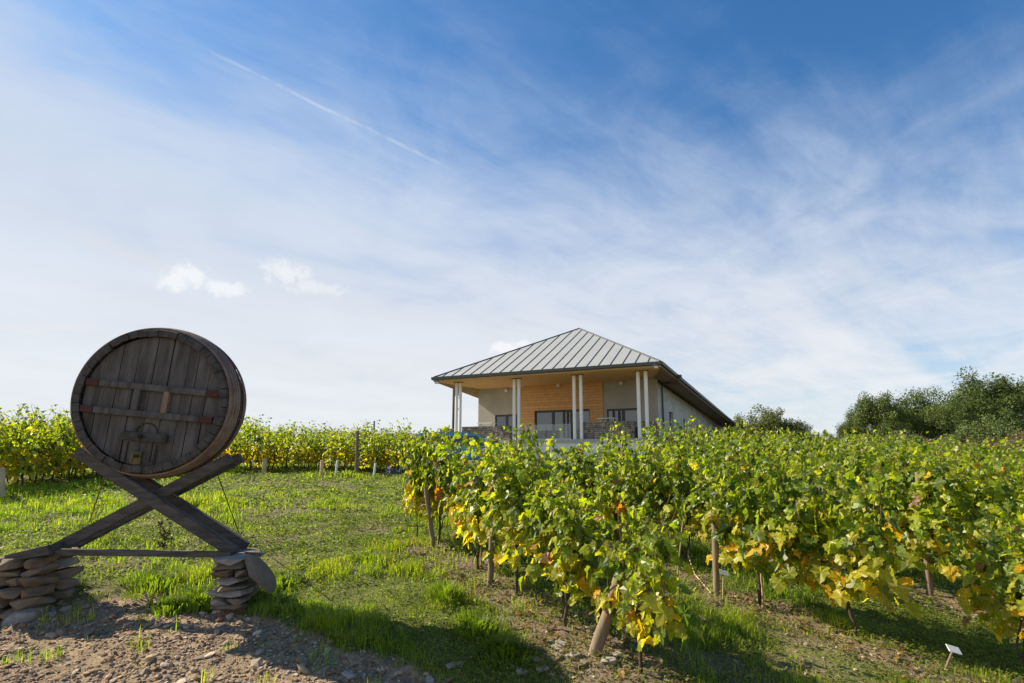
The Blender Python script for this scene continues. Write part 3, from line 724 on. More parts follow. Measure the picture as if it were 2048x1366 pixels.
# stand
st = empty('barrel_stand', tuple(G(297, 1115))); off = Vector(st.location); tag(st, 'crossed grey timber beams carrying the barrel, joined low down by a long rail', 'stand')
def beam(pa, pb, yo, w_, th, name, m=None, n_=None):
    a_, b_ = bplane(*pa, yo), bplane(*pb, yo)
    d = (b_ - a_); l_ = d.length; d.normalize(); s_ = ba.cross(d).normalized()
    mb = MB(); mb.prism([a_ - s_ * w_ / 2 - off, a_ + s_ * w_ / 2 - off, b_ + s_ * w_ / 2 - off, b_ - s_ * w_ / 2 - off], ba * th)
    return mb.build(name, m or M['beam'], st, bevel=.008)
def shift_px(p, yo):   # the same spot of the plane seen further back is found by adding depth, not by pixel
    return p
for k_, yo in enumerate((.03, .32)):
    def bm_(pa, pb, y_, w_, th, name):
        a_, b_ = bplane(*pa, .03) + ba * (yo - .03 + y_), bplane(*pb, .03) + ba * (yo - .03 + y_)
        d = (b_ - a_).normalized(); s_ = ba.cross(d).normalized(); mb = MB()
        mb.prism([a_ - s_ * w_ / 2 - off, a_ + s_ * w_ / 2 - off, b_ + s_ * w_ / 2 - off, b_ - s_ * w_ / 2 - off], ba * th)
        return mb.build(name, M['beam'], st, bevel=.008)
    bm_((150, 903), (468, 1107), 0, .108, .075, 'beam')
    bm_((452, 916), (70, 1114), .078, .102, .075, 'beam')
a_, b_ = bplane(78, 1104, -.03), bplane(460, 1110, -.03)
mb = MB(); d = (b_ - a_).normalized(); s_ = ba.cross(d).normalized() * .028
mb.prism([a_ - s_ - off, a_ + s_ - off, b_ + s_ - off, b_ - s_ - off], ba * .045); mb.build('rail', M['beam'], st, bevel=.004)
a_, b_ = bplane(8, 1119, -.1), bplane(98, 1100, -.1); d = (b_ - a_).normalized(); s_ = ba.cross(d).normalized() * .045
mb = MB(); mb.prism([a_ - s_ * .8 - off, a_ + s_ * .5 - off, b_ + s_ - off, b_ - s_ - off], ba * .3); mb.build('foot_board', M['beam'], st, bevel=.006)
for pa, pb in (((214, 940), (178, 1043)), ((428, 930), (480, 1068))):
    a_ = bplane(*pa, .45); g_ = G(*pb); b_ = Vector((g_.x, g_.y, g_.z - .05))
    mb = MB(); mb.tube([a_ - off, b_ - off], .0065, 8); mb.build('brace_rod', M['iron'], st)
# rocks
def rock_bm(size, seed, oval=False):
    """angular split stone: hull of random points on a flattened block, edges slightly worn"""
    r2 = np.random.default_rng(seed); bm = bmesh.new()
    for i in range(60 if oval else 26):
        d = r2.normal(size=3)
        if oval: d /= np.linalg.norm(d); d *= r2.uniform(.86, 1.04)
        else: d /= np.abs(d).max() ** .75 * np.linalg.norm(d) ** .25
        d = np.clip(d * r2.uniform(.82, 1.08), -1, 1)
        if not oval: d[2] = np.clip(d[2] * 1.5, -1, 1) * r2.uniform(.75, 1)
        bm.verts.new((d[0] * size[0] / 2, d[1] * size[1] / 2, d[2] * size[2] / 2))
    r = bmesh.ops.convex_hull(bm, input=bm.verts[:])
    junk = [v_ for v_ in bm.verts if not v_.link_faces]; bmesh.ops.delete(bm, geom=junk, context='VERTS')
    bmesh.ops.bevel(bm, geom=bm.edges[:], offset=min(size) * .045, segments=1, affect='EDGES', clamp_overlap=True)
    return bm
def rock(name, c, size, rot, seed, m, parent=None, **k):
    bm = rock_bm(size, seed, **k); me = bpy.data.meshes.new(name); bm.to_mesh(me); bm.free()
    o = link(name, me, m, parent); o.location = c; o.rotation_euler = rot; return o
def pillar(label, pxl, pxr, pyt, pyb, yo, lay, seed):
    r2 = random.Random(seed); a_, b_ = bplane(pxl, pyb, yo), bplane(pxr, pyb, yo); t_ = bplane((pxl + pxr) / 2, pyt, yo)
    c_ = (a_ + b_) / 2 + ba * .22; gz = hz(c_.x, c_.y) - .05; H = t_.z - gz; wd = (b_ - a_).length
    pl = empty('stone_pier', (c_.x, c_.y, gz)); tag(pl, label, 'stone pier', 'dry stone piers under the barrel stand')
    z = 0; q = 0
    for l_ in range(lay):
        h_ = H / lay; nst = r2.choice((1, 2, 1)) if seed == 4 else r2.choice((2, 3, 2)); w_ = wd * (1.08 - .25 * l_ / lay)
        for row in (-1, 1):
            x = -w_ / 2; ws = [r2.uniform(.7, 1.3) for _ in range(nst)]; s_ = sum(ws)
            for ww in ws:
                l2 = w_ * ww / s_; q += 1
                pos = bx * (x + l2 / 2 + r2.uniform(-.02, .02)) + ba * (row * .13 + r2.uniform(-.02, .03)) + Vector((0, 0, z + h_ / 2))
                rock('stone', pos, (l2 * r2.uniform(1.0, 1.14), .32, h_ * 1.22), (r2.uniform(-.08, .08), r2.uniform(-.12, .12), PSI + r2.uniform(-.2, .2)), seed * 50 + q, M[('stone', 'stone_brown', 'stone', 'stone_pale')[r2.randrange(4)]], pl); x += l2
        z += h_
pillar('right hand pier of stacked flat brown stones under the crossed beams', 420, 492, 1114, 1190, -.06, 8, 4)
pillar('left hand pier of rough brown stones under the foot board, by the picture edge', -45, 90, 1116, 1198, -.08, 6, 9)
o = rock('stone_slab', (0, 0, 0), (.50, .25, .11), (0, 0, 0), 78, M['stone'], oval=True); p = bplane(518, 1142, .0)
o.location = p; o.rotation_euler = (R(20), R(50), PSI); tag(o, 'long pale stone slab leaning against the right hand stone pier', 'stone slab')
p = G(30, 1195); o = rock('boulder', (p.x, p.y + .1, p.z + .06), (.62, .4, .36), (0, 0, .2), 31, M['stone']); tag(o, 'large rough grey brown boulder at the foot of the left stone pier', 'boulder')
p = G(44, 1232); o = rock('boulder', (p.x, p.y, p.z + .02), (.27, .2, .13), (0, 0, .4), 32, M['stone_pale']); tag(o, 'smaller pale boulder on the gravel below the left stone pier', 'boulder')
# scattered flat stones by the first row
stones = [(1012, 1287, .17), (1046, 1296, .13), (1098, 1283, .11), (1072, 1300, .12), (1120, 1292, .16), (1150, 1318, .16), (1108, 1318, .14), (1074, 1322, .11), (1020, 1275, .12), (1128, 1308, .1),
          (1214, 1326, .2), (1240, 1310, .14), (1160, 1334, .13), (905, 1330, .1), (860, 1345, .12), (760, 1072, .13), (778, 1070, .11), (700, 1340, .12), (610, 1322, .1), (1045, 1345, .12), (1085, 1340, .1), (1255, 1338, .09), (95, 1222, .14), (130, 1216, .12), (70, 1212, .13), (20, 1222, .16), (310, 1205, .11), (180, 1252, .1), (260, 1240, .09), (520, 1300, .1), (400, 1310, .11), (330, 1330, .1)]
for i, (px, py, s_) in enumerate(stones):
    p = G(px, py); zone = 'on the dark gravel' if px < 950 and py > 1200 else ('near the top of the soil strip' if py < 1100 else 'in the soil beside the leaning post')
    o = rock('flat_stone', (p.x, p.y, p.z + s_ * .06), (s_, s_ * rnd.uniform(.55, .9), s_ * rnd.uniform(.22, .4)), (rnd.uniform(-.15, .15), rnd.uniform(-.15, .15), rnd.uniform(0, 6)), 200 + i, M['stone_pale'] if i % 3 else M['stone'])
    zo = lambda q: 0 if q[0] < 950 and q[1] > 1200 else (1 if q[1] < 1100 else 2)
    rk = sorted([q for q in stones if zo(q) == zo(stones[i])]).index(stones[i])
    tag(o, ('small' if s_ < .105 else 'middling' if s_ < .135 else 'large') + ' flat stone, ' + ['first', 'second', 'third', 'fourth', 'fifth', 'sixth', 'seventh', 'eighth', 'ninth', 'tenth', 'eleventh', 'twelfth', 'thirteenth', 'fourteenth', 'fifteenth', 'sixteenth', 'seventeenth', 'eighteenth', 'nineteenth', 'twentieth'][rk] + ' from the left, ' + zone, 'stone', 'loose flat stones ' + zone)

# ------------------------------------------------------------------ leaf machinery
def fan_template(half):
    out = half + [(-x, y) for x, y in half[::-1] if abs(x) > 1e-6]
    return np.array(out)
LEAF_A = fan_template([(0, .02), (.16, -.13), (.36, -.12), (.50, .05), (.43, .22), (.58, .40), (.46, .52), (.30, .60), (.24, .82), (0, 1.0)])
LEAF_B = fan_template([(0, .0), (.34, -.06), (.50, .28), (.36, .62), (0, 1.0)])
LEAF_C = fan_template([(0, 0), (.32, .45), (0, 1.0)])
def leaves(pos, tip, nrm, size, col, tpl, cup=.35, jit=.08, g=rng):
    """fans of triangles; returns V, T, C"""
    n_ = len(pos); k = len(tpl)
    tip = tip / np.linalg.norm(tip, axis=1)[:, None]
    nrm = nrm - tip * np.sum(nrm * tip, 1)[:, None]; nrm /= np.linalg.norm(nrm, axis=1)[:, None] + 1e-9
    x = np.cross(tip, nrm)
    T2 = np.vstack([[0, .38], tpl])                        # centre + outline
    q = np.repeat(T2[None], n_, 0) * (1 + g.normal(0, jit, (n_, k + 1, 1))); q[..., 0] *= g.uniform(.72, 1.15, (n_, 1))
    cp = g.uniform(-.4, 1, (n_, 1)) * cup; dr = g.uniform(.0, 1, (n_, 1)) * cup; fo = g.uniform(-.2, .6, (n_, 1)) * cup
    zz_ = -cp * q[..., 0] ** 2 * 1.6 - dr * q[..., 1] ** 2 * .8 + fo * np.abs(q[..., 0]) + g.normal(0, .05 * cup * 2, (n_, k + 1))
    V = pos[:, None] + size[:, None, None] * (q[..., 0:1] * x[:, None] + q[..., 1:2] * tip[:, None] + zz_[..., None] * nrm[:, None])
    base = np.arange(n_)[:, None, None] * (k + 1)
    t_ = np.array([[0, 1 + j, 1 + (j + 1) % k] for j in range(k)])[None] + base
    C = np.repeat(col[:, None], k + 1, 1) * g.uniform(.88, 1.12, (n_, k + 1, 1))
    return V.reshape(-1, 3), t_.reshape(-1, 3), C.reshape(-1, 3)
def vine_cols(n_, hfrac, g, yellow=1.0):
    gr = np.array([[.17, .245, .013], [.25, .31, .018], [.07, .12, .012], [.34, .36, .03], [.18, .24, .05]])
    c = gr[g.integers(0, 5, n_)] * g.uniform(.75, 1.25, (n_, 1))
    py = np.clip((.46 - hfrac) * 1.7, .02, .64) * yellow; r_ = g.random(n_)
    ye = np.array([[.58, .42, .03], [.62, .36, .02], [.50, .44, .05], [.52, .20, .03], [.34, .34, .03], [.40, .40, .05]])
    m_ = r_ < py; c[m_] = ye[g.choice(6, m_.sum(), p=[.20, .08, .22, .02, .22, .26])] * g.uniform(.8, 1.1, (m_.sum(), 1))
    m_ = (r_ > .99); c[m_] = [.26, .15, .07]
    return c
def make_vine(name, seed, W_=1.15, H0=.62, H1=1.55, nl=520, wid=.20, tpl=LEAF_A, yellow=1.0, lsz=1.0, parent_tag=None, lean=0):
    g = np.random.default_rng(seed); r2 = random.Random(seed)
    root = empty(name, (0, 0, 0))
    # trunk: gnarled and forked
    mb = MB(); n_ = 9; pts = []; x = 0; y = 0
    for i in range(n_):
        z = -.12 + (H0 + .12) * i / (n_ - 1); pts.append((x, y, z)); x += r2.uniform(-.03, .03) + lean * .05; y += r2.uniform(-.018, .018)
    mb.tube(pts, [.028, .024, .019, .018, .021, .018, .019, .022, .028], 8); top = Vector(pts[-1])
    mb.tube([top, top + Vector((.10, .01, .05)), top + Vector((.25, 0, .08)), top + Vector((.42, .01, .07))], [.02, .014, .011, .008], 6)
    mb.tube([top, top + Vector((-.12, 0, .06)), top + Vector((-.3, 0, .07))], [.02, .013, .008], 6)
    if r2.random() < .6: mb.tube([Vector(pts[3]), Vector(pts[3]) + Vector((.04, .03, .1)), top + Vector((.05, .02, -.06))], [.012, .010, .009], 6)
    mb.build('trunk', M['bark'], root)
    # canes
    mb = MB(); lp = []; lt = []; hf = []; nc = 11
    for i in range(nc):
        x0 = top.x + W_ * ((i + .5) / nc - .5) * .85 + r2.uniform(-.03, .03); z = H0 + .06; y0 = r2.uniform(-.03, .03)
        ln = (H1 - H0) * r2.uniform(.78, 1.16); dx, dy = r2.uniform(-.3, .3), r2.uniform(-.24, .24); pts = []; seg = 9
        for j in range(seg + 1):
            t_ = j / seg; pts.append(Vector((x0 + dx * t_ * ln + .03 * math.sin(5 * t_ + i), y0 + dy * t_ * ln + (.12 * t_ ** 3) * (1 if dy > 0 else -1), z + ln * t_ * (1 - .05 * t_))))
        mb.tube(pts, [.0055] * 4 + [.004] * 3 + [.0025] * 3, 5)
        m_ = nl // nc
        for j in range(m_):
            t_ = (j + r2.random()) / m_; q = t_ * seg; a = int(q); p = pts[a].lerp(pts[min(a + 1, seg)], q - a)
            lp.append(p); lt.append(t_); hf.append((p.z - H0) / (H1 - H0))
        for j in range(5):  # hanging low laterals
            p = pts[0] + Vector((r2.uniform(-.1, .1), r2.uniform(-.12, .12), -r2.uniform(0, .20))); lp.append(p); lt.append(0); hf.append(0)
    mb.build('canes', M['cane'], root)
    lp = np.array([tuple(p) for p in lp]); lt = np.array(lt); hf = np.array(hf); n_ = len(lp)
    ang = g.uniform(0, 2 * np.pi, n_); rr = g.uniform(.02, 1, n_) ** .6
    off = np.stack([np.cos(ang) * rr * .13, np.sin(ang) * rr * wid, g.uniform(-.09, .05, n_)], 1)
    off *= (1 - .45 * lt[:, None] ** 2)
    pos = lp + off
    outw = np.stack([np.cos(ang), np.sin(ang) * 1.5, np.zeros(n_)], 1)
    tip = outw * .55 + np.array([0, 0, -.75]) + g.normal(0, .42, (n_, 3)); tip[lt > .9] += [0, 0, .9]
    nrm = outw * .8 + np.array([0, 0, .75]) + g.normal(0, .5, (n_, 3))
    size = (.124 - .056 * np.clip(lt, 0, 1) ** 1.5) * g.uniform(.5, 1.22, n_) * lsz
    V, T, C = leaves(pos, tip, nrm, size, vine_cols(n_, hf, g, yellow), tpl, .62, .09, g)
    link('foliage', npmesh('foliage', V, T, C), M['leaf'], root)
    return root
def copy_tree(o, parent=None):
    c = o.copy(); COL.objects.link(c); c.parent = parent
    for ch in [x for x in bpy.data.objects if x.parent == o]: copy_tree(ch, c)
    return c
KIDS = {}
def copy_vine(o):
    c = o.copy(); COL.objects.link(c)
    for ch in KIDS[o.name]:
        d = ch.copy(); COL.objects.link(d); d.parent = c
    return c
RA = math.atan2(ROW_D.y, ROW_D.x)
near_protos = [make_vine('grapevine', 100 + i, nl=(280 if i == 4 else 450 + 30 * (i % 4)), H0=.60, lsz=1.1, H1=1.50 + .05 * (i % 3), wid=.22 + .02 * (i % 3)) for i in range(9)]
far_protos = [make_vine('grapevine', 300 + i, nl=360, H0=.56, H1=1.60 + .09 * (i % 3), wid=.21, tpl=LEAF_B, yellow=.75, lsz=1.08) for i in range(5)]
open_protos = [make_vine('grapevine', 400 + i, nl=240 + 40 * (i % 3), H0=.52, H1=1.56 + .12 * (i % 3), wid=.22, tpl=LEAF_B, yellow=1.15, lsz=1.05) for i in range(5)]
for pz_ in near_protos + far_protos + open_protos: KIDS[pz_.name] = [x for x in bpy.data.objects if x.parent == pz_]
used = set(); NV = 0
def put_vine(pr, x, y, rz, sc, label, group, sz=None):
    global NV
    o = pr if pr.name not in used else copy_vine(pr)
    used.add(pr.name) if o is pr else None
    o.location = (x, y, hz(x, y)); o.rotation_euler = (0, 0, rz); o.scale = (sc, sc, sz or sc); NV += 1
    return tag(o, label, 'grapevine', group)
def inview(p, m=260, top=2.0):
    if p.y < 1.2: return False
    return -m < CX + F * p.x / p.y < 2048 + m
GR1 = 'grapevines of the first row beside the grass aisle'
row1 = [((878, 1092), .88, 1.04, 'grapevine at the far end of the first row, behind the short weathered post'),
        ((958, 1140), .9, .98, 'grapevine in the first row between the short post and the tall pale post'),
        ((1035, 1190), .9, .94, 'yellowing grapevine just in front of the tall pale post of the first row'),
        ((1135, 1258), .88, .84, 'yellow and green grapevine left of the leaning end post'),
        ((1276, 1352), .76, .80, 'nearest grapevine of the first row, right of the leaning end post')]
for i, (p_, sc, szc, lab) in enumerate(row1):
    p = G(*p_); put_vine(near_protos[i], p.x, p.y, RA + (math.pi if i % 2 else 0), sc, lab, GR1, szc)
p = G(832, 1083); put_vine(near_protos[5], p.x, p.y, RA, .6, 'small thin grapevine left of the short post ending the first row', GR1, .95)
r2p = [((1370, 1128), 1.0, 'grapevine with a bamboo stake, left of the white topped post'),
       ((1523, 1215), .92, 'grapevine with a pale stake at its trunk, right of the white topped post'),
       ((1712, 1272), .92, 'grapevine in the second row with yellow leaves over the open grass above the tilted tag')]
cnt = 0
for i, (p_, sc, lab) in enumerate(r2p):
    p = G(*p_); put_vine(near_protos[6 + i], p.x, p.y, RA + (math.pi if i % 2 else 0), sc, lab, 'grapevines of the second row', .93 if i else 1.0)
p = G(2048, 1348); put_vine(near_protos[1], p.x + .05, p.y, RA + 2.8, .8, 'nearest grapevine at the right edge of the picture, cut off by it', 'grapevines of the second row', .8)
ordn = ['first', 'second', 'third', 'fourth', 'fifth', 'sixth', 'seventh', 'eighth', 'ninth', 'tenth', 'eleventh', 'twelfth', 'thirteenth', 'fourteenth', 'fifteenth', 'sixteenth', 'seventeenth', 'eighteenth', 'nineteenth', 'twentieth', 'twenty-first', 'twenty-second', 'twenty-third', 'twenty-fourth', 'twenty-fifth', 'twenty-sixth', 'twenty-seventh', 'twenty-eighth']
r2b = G(1370, 1128); sb0 = r2b.dot(ROW_D)
posts_auto = []
for k in range(1, 15):
    nn = N1 + SP * k
    s_back = _r1a.dot(ROW_D) - (0.3 + (1.3 if k == 1 else .6 if k == 2 else 0) + .32 * k + (3.2 if k >= 3 else 0) * min(1, (k - 2) / 3))
    s = s_back; idx = 0
    while s < 14:
        q = ROW_N * nn + ROW_D * s
        near = math.hypot(q.x, q.y)
        if k == 1 and s > sb0 - .55: break
        if k == 2 and q.y < 4.0: break
        if q.y < 1.6: break
        if inview(q, 120) and near > 2.6:
            pr = (near_protos if near < 9 else far_protos)[rnd.randrange(9 if near < 9 else 5)]
            jx = rnd.uniform(-.08, .08)
            put_vine(pr, q.x + jx, q.y + rnd.uniform(-.05, .05), RA + rnd.choice((0, math.pi)) + rnd.uniform(-.1, .1), rnd.uniform(.9, 1.05),
                     f'green grapevine, {ordn[idx]} in line from the far end of the {ordn[k]} vine row', f'grapevines of the {ordn[k]} row', rnd.uniform(.92, 1.08) * (.93 if k == 1 and idx < 4 else 1))
            if idx % 5 == 0: posts_auto.append((q + ROW_D * .5, k, idx))
            idx += 1
        s += 1.02
# left block behind the barrel
lb = [(-90, 1000), (30, 985), (130, 966), (230, 957), (330, 951), (430, 947), (510, 945), (590, 945), (665, 946), (735, 948), (800, 951), (850, 953)]
left_posts = []
for k, (px, py) in enumerate(lb):
    p0 = ray_ground(px, py)
    for j in range(6):
        q = p0 - ROW_D * (j * 1.05 + .3)
        if not inview(q, 200) or (j > 0 and rnd.random() < .14): continue
        put_vine(open_protos[rnd.randrange(5)], q.x + rnd.uniform(-.1, .1), q.y, RA + rnd.choice((0, math.pi)) + rnd.uniform(-.15, .15), rnd.uniform(.9, 1.05),
                 f'grapevine {ordn[j]} from the front in the {ordn[k]} far row from the left', f'grapevines of the {ordn[k]} row behind the barrel', rnd.uniform(.76, 1.14) * (1.0 - .03 * max(0, k - 5)))
    # cross headland vines filling the gaps
    if k < len(lb) - 1:
        p1 = ray_ground(*lb[k + 1]); q = (p0 + p1) / 2 - ROW_D * .9
        for j in range(3):
            w_ = q - ROW_D * (1.1 * j)
            if inview(w_, 200): put_vine(open_protos[rnd.randrange(5)], w_.x, w_.y, RA + rnd.uniform(-.3, .3), rnd.uniform(.85, 1.0), f'{["front", "middle", "rear"][j]} loose grapevine between the {ordn[k]} and {ordn[k+1]} far rows from the left', 'loose grapevines between the rows behind the barrel')
print('VINES', NV)
for pz_ in near_protos + far_protos + open_protos:
    if pz_.name not in used:
        for ch in KIDS[pz_.name]: bpy.data.objects.remove(ch)
        bpy.data.objects.remove(pz_)

# ------------------------------------------------------------------ posts, stakes, tubes, tags
def post(name, base, top, r, m, label, cat, group=None, cap=None, n=12):
    base = Vector(base); d = Vector(top) - base; mb = MB(); k_ = 6
    pts = [d * (i / k_) + Vector((rnd.uniform(-.004, .004), rnd.uniform(-.004, .004), 0)) for i in range(k_ + 1)]; pts.insert(0, -d.normalized() * .15)
    mb.tube(pts, [r * rnd.uniform(.94, 1.05) for _ in pts], n); o = mb.build(name, m, None, loc=base); return tag(o, label, cat, group)
def top_at(px, py, b): return at_depth(px, py, b.y)
PG = 'wooden trellis posts'
b_ = G(867, 1098); post('vineyard_post', b_, top_at(852, 972, b_), .034, M['post'], 'short weathered wooden post at the far end of the first row, leaning slightly left', 'post', PG)
b_ = G(980, 1166); post('vineyard_post', b_, top_at(989, 950, b_), .036, M['post'], 'tall pale grey wooden post in the first row, rising through yellow leaves', 'post', PG)
b_ = G(1187, 1314); t_ = top_at(1266, 1082, b_); post('vineyard_post', b_, t_, .052, M['post'], 'thick brown wooden post leaning to the right at the near end of the first row', 'post', PG)
b_ = G(1433, 1192); pt = post('vineyard_post', b_, top_at(1428, 985, b_), .036, M['post'], 'round wooden post with a white lichen top in the second row', 'post', PG)
mb = MB(); d = top_at(1428, 985, b_) - b_; mb.tube([d * .985, d * 1.01], .039, 12); mb.build('lichen_top', M['white_plastic'], pt)  # white lichen on the post top, added as a thin sleeve
b_ = G(1624, 1162); post('vineyard_post', b_, top_at(1622, 985, b_), .036, M['post'], 'dark wooden post in the third row, half hidden by leaves', 'post', PG)
b_ = G(713, 950); post('vineyard_post', b_, top_at(715, 862, b_), .055, M['post'], 'dark grey wooden post before the far vines left of the winery', 'post', PG)
SG = 'bamboo vine stakes'
b_ = G(1354, 1164); post('vine_stake', b_, top_at(1366, 1040, b_), .009, M['stake'], 'thin bamboo stake beside the grapevine left of the white topped post', 'stake', SG)
b_ = G(1525, 1217); post('vine_stake', b_, top_at(1522, 1100, b_), .011, M['stake'], 'short pale stake at the trunk of the vine right of the white topped post', 'stake', SG)
b_ = G(962, 1132); post('vine_stake', b_, top_at(962, 1010, b_), .011, M['stake'], 'thin pale stake behind the second trunk of the first row', 'stake', SG)
for q, k, j in posts_auto:
    h_ = rnd.uniform(1.35, 1.55); b_ = Vector((q.x, q.y, hz(q.x, q.y))); post('vineyard_post', b_, b_ + Vector((rnd.uniform(-.05, .05), 0, h_)), .036, M['post'], f'wooden post at grapevine {ordn[j]} from the far end of the {ordn[k]} vine row', 'post', PG, n=8)
TG = 'pale tree shelter tubes'
for i, (px, py, ty, wd, lab) in enumerate(((-4, 1000, 936, .10, 'wide beige tube at the left edge of the picture'), (528, 947, 917, .07, 'pale beige tube among the vines right of the barrel'), (643, 937, 920, .055, 'small pale tube at the foot of the far vines, left of the dark post'), (672, 935, 921, .035, 'thin white leaning tube at the foot of the far vines'), (748, 938, 926, .035, 'thin white tube right of the dark post'))):
    b_ = G(px, py) if i < 2 else at_depth(px, py, 16.5); b_.z = hz(b_.x, b_.y)
    o = post('shelter_tube', b_, top_at(px + (2 if i < 3 else 3), ty, b_), wd, M['tube'] if i < 3 else M['white_plastic'], lab, 'plant tube', TG)
# plant tags
for px, py, tx, ty, w_, lab, m_ in ((1446, 1203, 1447, 1146, .10, 'small white plant tag on an orange stick right beside the white topped post', 'stake'), (1460, 1134, 1462, 1097, .085, 'white plant tag standing further back, behind the white topped post', 'stake'), (1886, 1342, 1906, 1300, .105, 'tilted white plant tag on a leaning stick in the lower right grass', 'post')):
    b_ = G(px, py); t_ = top_at(tx, ty, b_); o = empty('plant_tag', tuple(b_)); tag(o, lab, 'plant tag', 'white plant tags')
    d = t_ - b_; mb = MB(); mb.tube([-d.normalized() * .08, d], .009, 6); mb.build('stick', M[m_], o)
    Mx = Matrix.Rotation(R(14), 3, 'Y') @ Matrix.Rotation(R(-52), 3, 'X') @ Matrix.Rotation(R(0), 3, 'Z'); mb = MB(); mb.box(d + Vector((0, -.01, .008)), (w_, .006, w_ * .62), Matrix.Rotation(R(16), 3, 'Y') @ Matrix.Rotation(R(-50), 3, 'X')); mb.build('label_plate', M['white_plastic'], o, bevel=.002)
# trellis wires and the drip line
def wire(nn, s0, s1, h, r, label, m=None):
    pts = []; n_ = 26
    for i in range(n_):
        s = s0 + (s1 - s0) * i / (n_ - 1); q = ROW_N * nn + ROW_D * s; pts.append(Vector((q.x, q.y, float(ter_base(q.x, q.y)) + h )))
    b0 = pts[0].copy(); mb = MB(); mb.tube([p - b0 for p in pts], r, 5); o = mb.build('trellis_wire', m or M['wire'], None, loc=b0); tag(o, label, 'wire', 'trellis wires')
s_a = _r1a.dot(ROW_D); s_b = _r1b.dot(ROW_D)
wire(N1, s_a, s_b - .35, .62, .0012, 'thin lower trellis wire running through the first vine row')
wire(N2, s_a - .5, s_b + .9, .60, .0012, 'thin lower trellis wire running through the second vine row')
wire(N2 + SP, s_a - 1, s_b + 1.0, .40, .0035, 'pale drip line hung low along the third vine row', M['post'])
pts = [G(1376, 1108) + Vector((0, 0, .25)), G(1378, 1132) + Vector((0, 0, .12)), G(1390, 1155) + Vector((0, 0, .03)), G(1408, 1172) + Vector((0, 0, .012)), G(1422, 1190) + Vector((0, 0, .01))]
b0 = pts[0].copy(); mb = MB(); mb.tube([p - b0 for p in pts], .007, 6); tag(mb.build('hose', M['tube'], None, loc=b0), 'thin pale hose curving down to the ground left of the white topped post', 'hose')
# dry stalks under the crossed beams
st_ = empty('dry_stalk', tuple(G(322, 1100))); tag(st_, 'withered brown dock stalks standing under the crossed beams', 'dry weed'); r2 = random.Random(2)
for i in range(6):
    mb = MB(); x, y = r2.uniform(-.09, .09), r2.uniform(-.05, .05); h_ = r2.uniform(.25, .45); pts = [Vector((x + r2.uniform(-.02, .02) * j, y, h_ * j / 5)) for j in range(6)]
    mb.tube(pts, .0035, 5)
    for j in range(16):
        p = pts[r2.randrange(1, 5)] + Vector((r2.uniform(-.02, .02), r2.uniform(-.02, .02), r2.uniform(-.03, .03))); mb.box(p, (.014, .012, .016), Matrix.Rotation(r2.uniform(0, 3), 3, 'Z'))
    mb.build('stalk', M['stem'], st_)
# ------------------------------------------------------------------ trees
def make_tree(name, seed, H, Wd, ncl=80, per=150, leaf=.16, cols=((.045, .075, .02), (.06, .09, .025), (.03, .055, .016)), trunk=.3, low=.12, thin=.75):
    g = np.random.default_rng(seed); r2 = random.Random(seed); root = empty(name, (0, 0, 0))
    mb = MB(); mb.tube([Vector((0, 0, -.4)), Vector((.1, 0, H * .2)), Vector((-.05, .1, H * .45)), Vector((.1, 0, H * .75))], [trunk, trunk * .8, trunk * .5, trunk * .15], 10)
    # cluster centres on a lumpy crown
    lobes = [(r2.uniform(-.30, .30) * Wd, r2.uniform(-.30, .30) * Wd, H * r2.uniform(.20, .74), r2.uniform(.20, .34)) for _ in range(9)]
    lobes.append((0, 0, H * .72, .30)); cc = []
    while len(cc) < ncl:
        lx, ly, lz, lr = lobes[r2.randrange(len(lobes))]
        v_ = Vector((r2.gauss(0, 1), r2.gauss(0, 1), r2.gauss(0, .9))).normalized() * (r2.random() ** .35)
        p = Vector((lx + v_.x * lr * Wd, ly + v_.y * lr * Wd, lz + v_.z * lr * H * .85))
        if p.z < H * low or p.z > H: continue
        cc.append(p)
    for p in cc[::3]:
        s = Vector((0, 0, H * r2.uniform(.15, .5))); m_ = s.lerp(p, .5) + Vector((0, 0, .06 * H)); mb.tube([s, m_, p], [trunk * .3, trunk * .16, .02], 5)
    mb.build('trunk', M['bark'], root)
    cen = np.array([tuple(p) for p in cc]); n_ = ncl * per; ci = np.repeat(np.arange(ncl), per); r = (Wd * .10) * g.uniform(.7, 1.5, ncl)[ci]
    d = g.normal(size=(n_, 3)); d /= np.linalg.norm(d, axis=1)[:, None]; rad = g.random(n_) ** .5
    stray = g.random(n_) < .06; rad[stray] *= 1.5
    pos = cen[ci] + d * (r * rad)[:, None] * [1, 1, thin]
    tip = d + g.normal(0, .6, (n_, 3)) + [0, 0, -.25]; nrm = d * .6 + [0, 0, .6] + g.normal(0, .6, (n_, 3))
    cl_ = np.array(cols); cidx = g.integers(0, len(cols), ncl)
    c = cl_[cidx[ci]] * g.uniform(.7, 1.35, (n_, 1))
    V, T, C = leaves(pos, tip, nrm, leaf * g.uniform(.6, 1.2, n_), c, LEAF_C, .3, .05, g)
    link('crown', npmesh('crown', V, T, C), M['tree_leaf'], root); KIDS[root.name] = [x for x in bpy.data.objects if x.parent == root]
    return root
OAK = ((.10, .145, .032), (.13, .175, .038), (.075, .11, .026), (.11, .15, .04))
LIGHT = ((.13, .18, .055), (.16, .20, .06), (.10, .15, .045)); BROWN = ((.16, .13, .07), (.13, .11, .06), (.11, .12, .05))
ta = make_tree('oak_tree', 1, 9, 8.5, 170, 190, .22, OAK, .3, .05); tb_ = make_tree('oak_tree', 2, 9, 8, 170, 190, .22, OAK, .3, .05); tcx = make_tree('oak_tree', 3, 9, 8.5, 170, 190, .22, OAK, .3, .05)
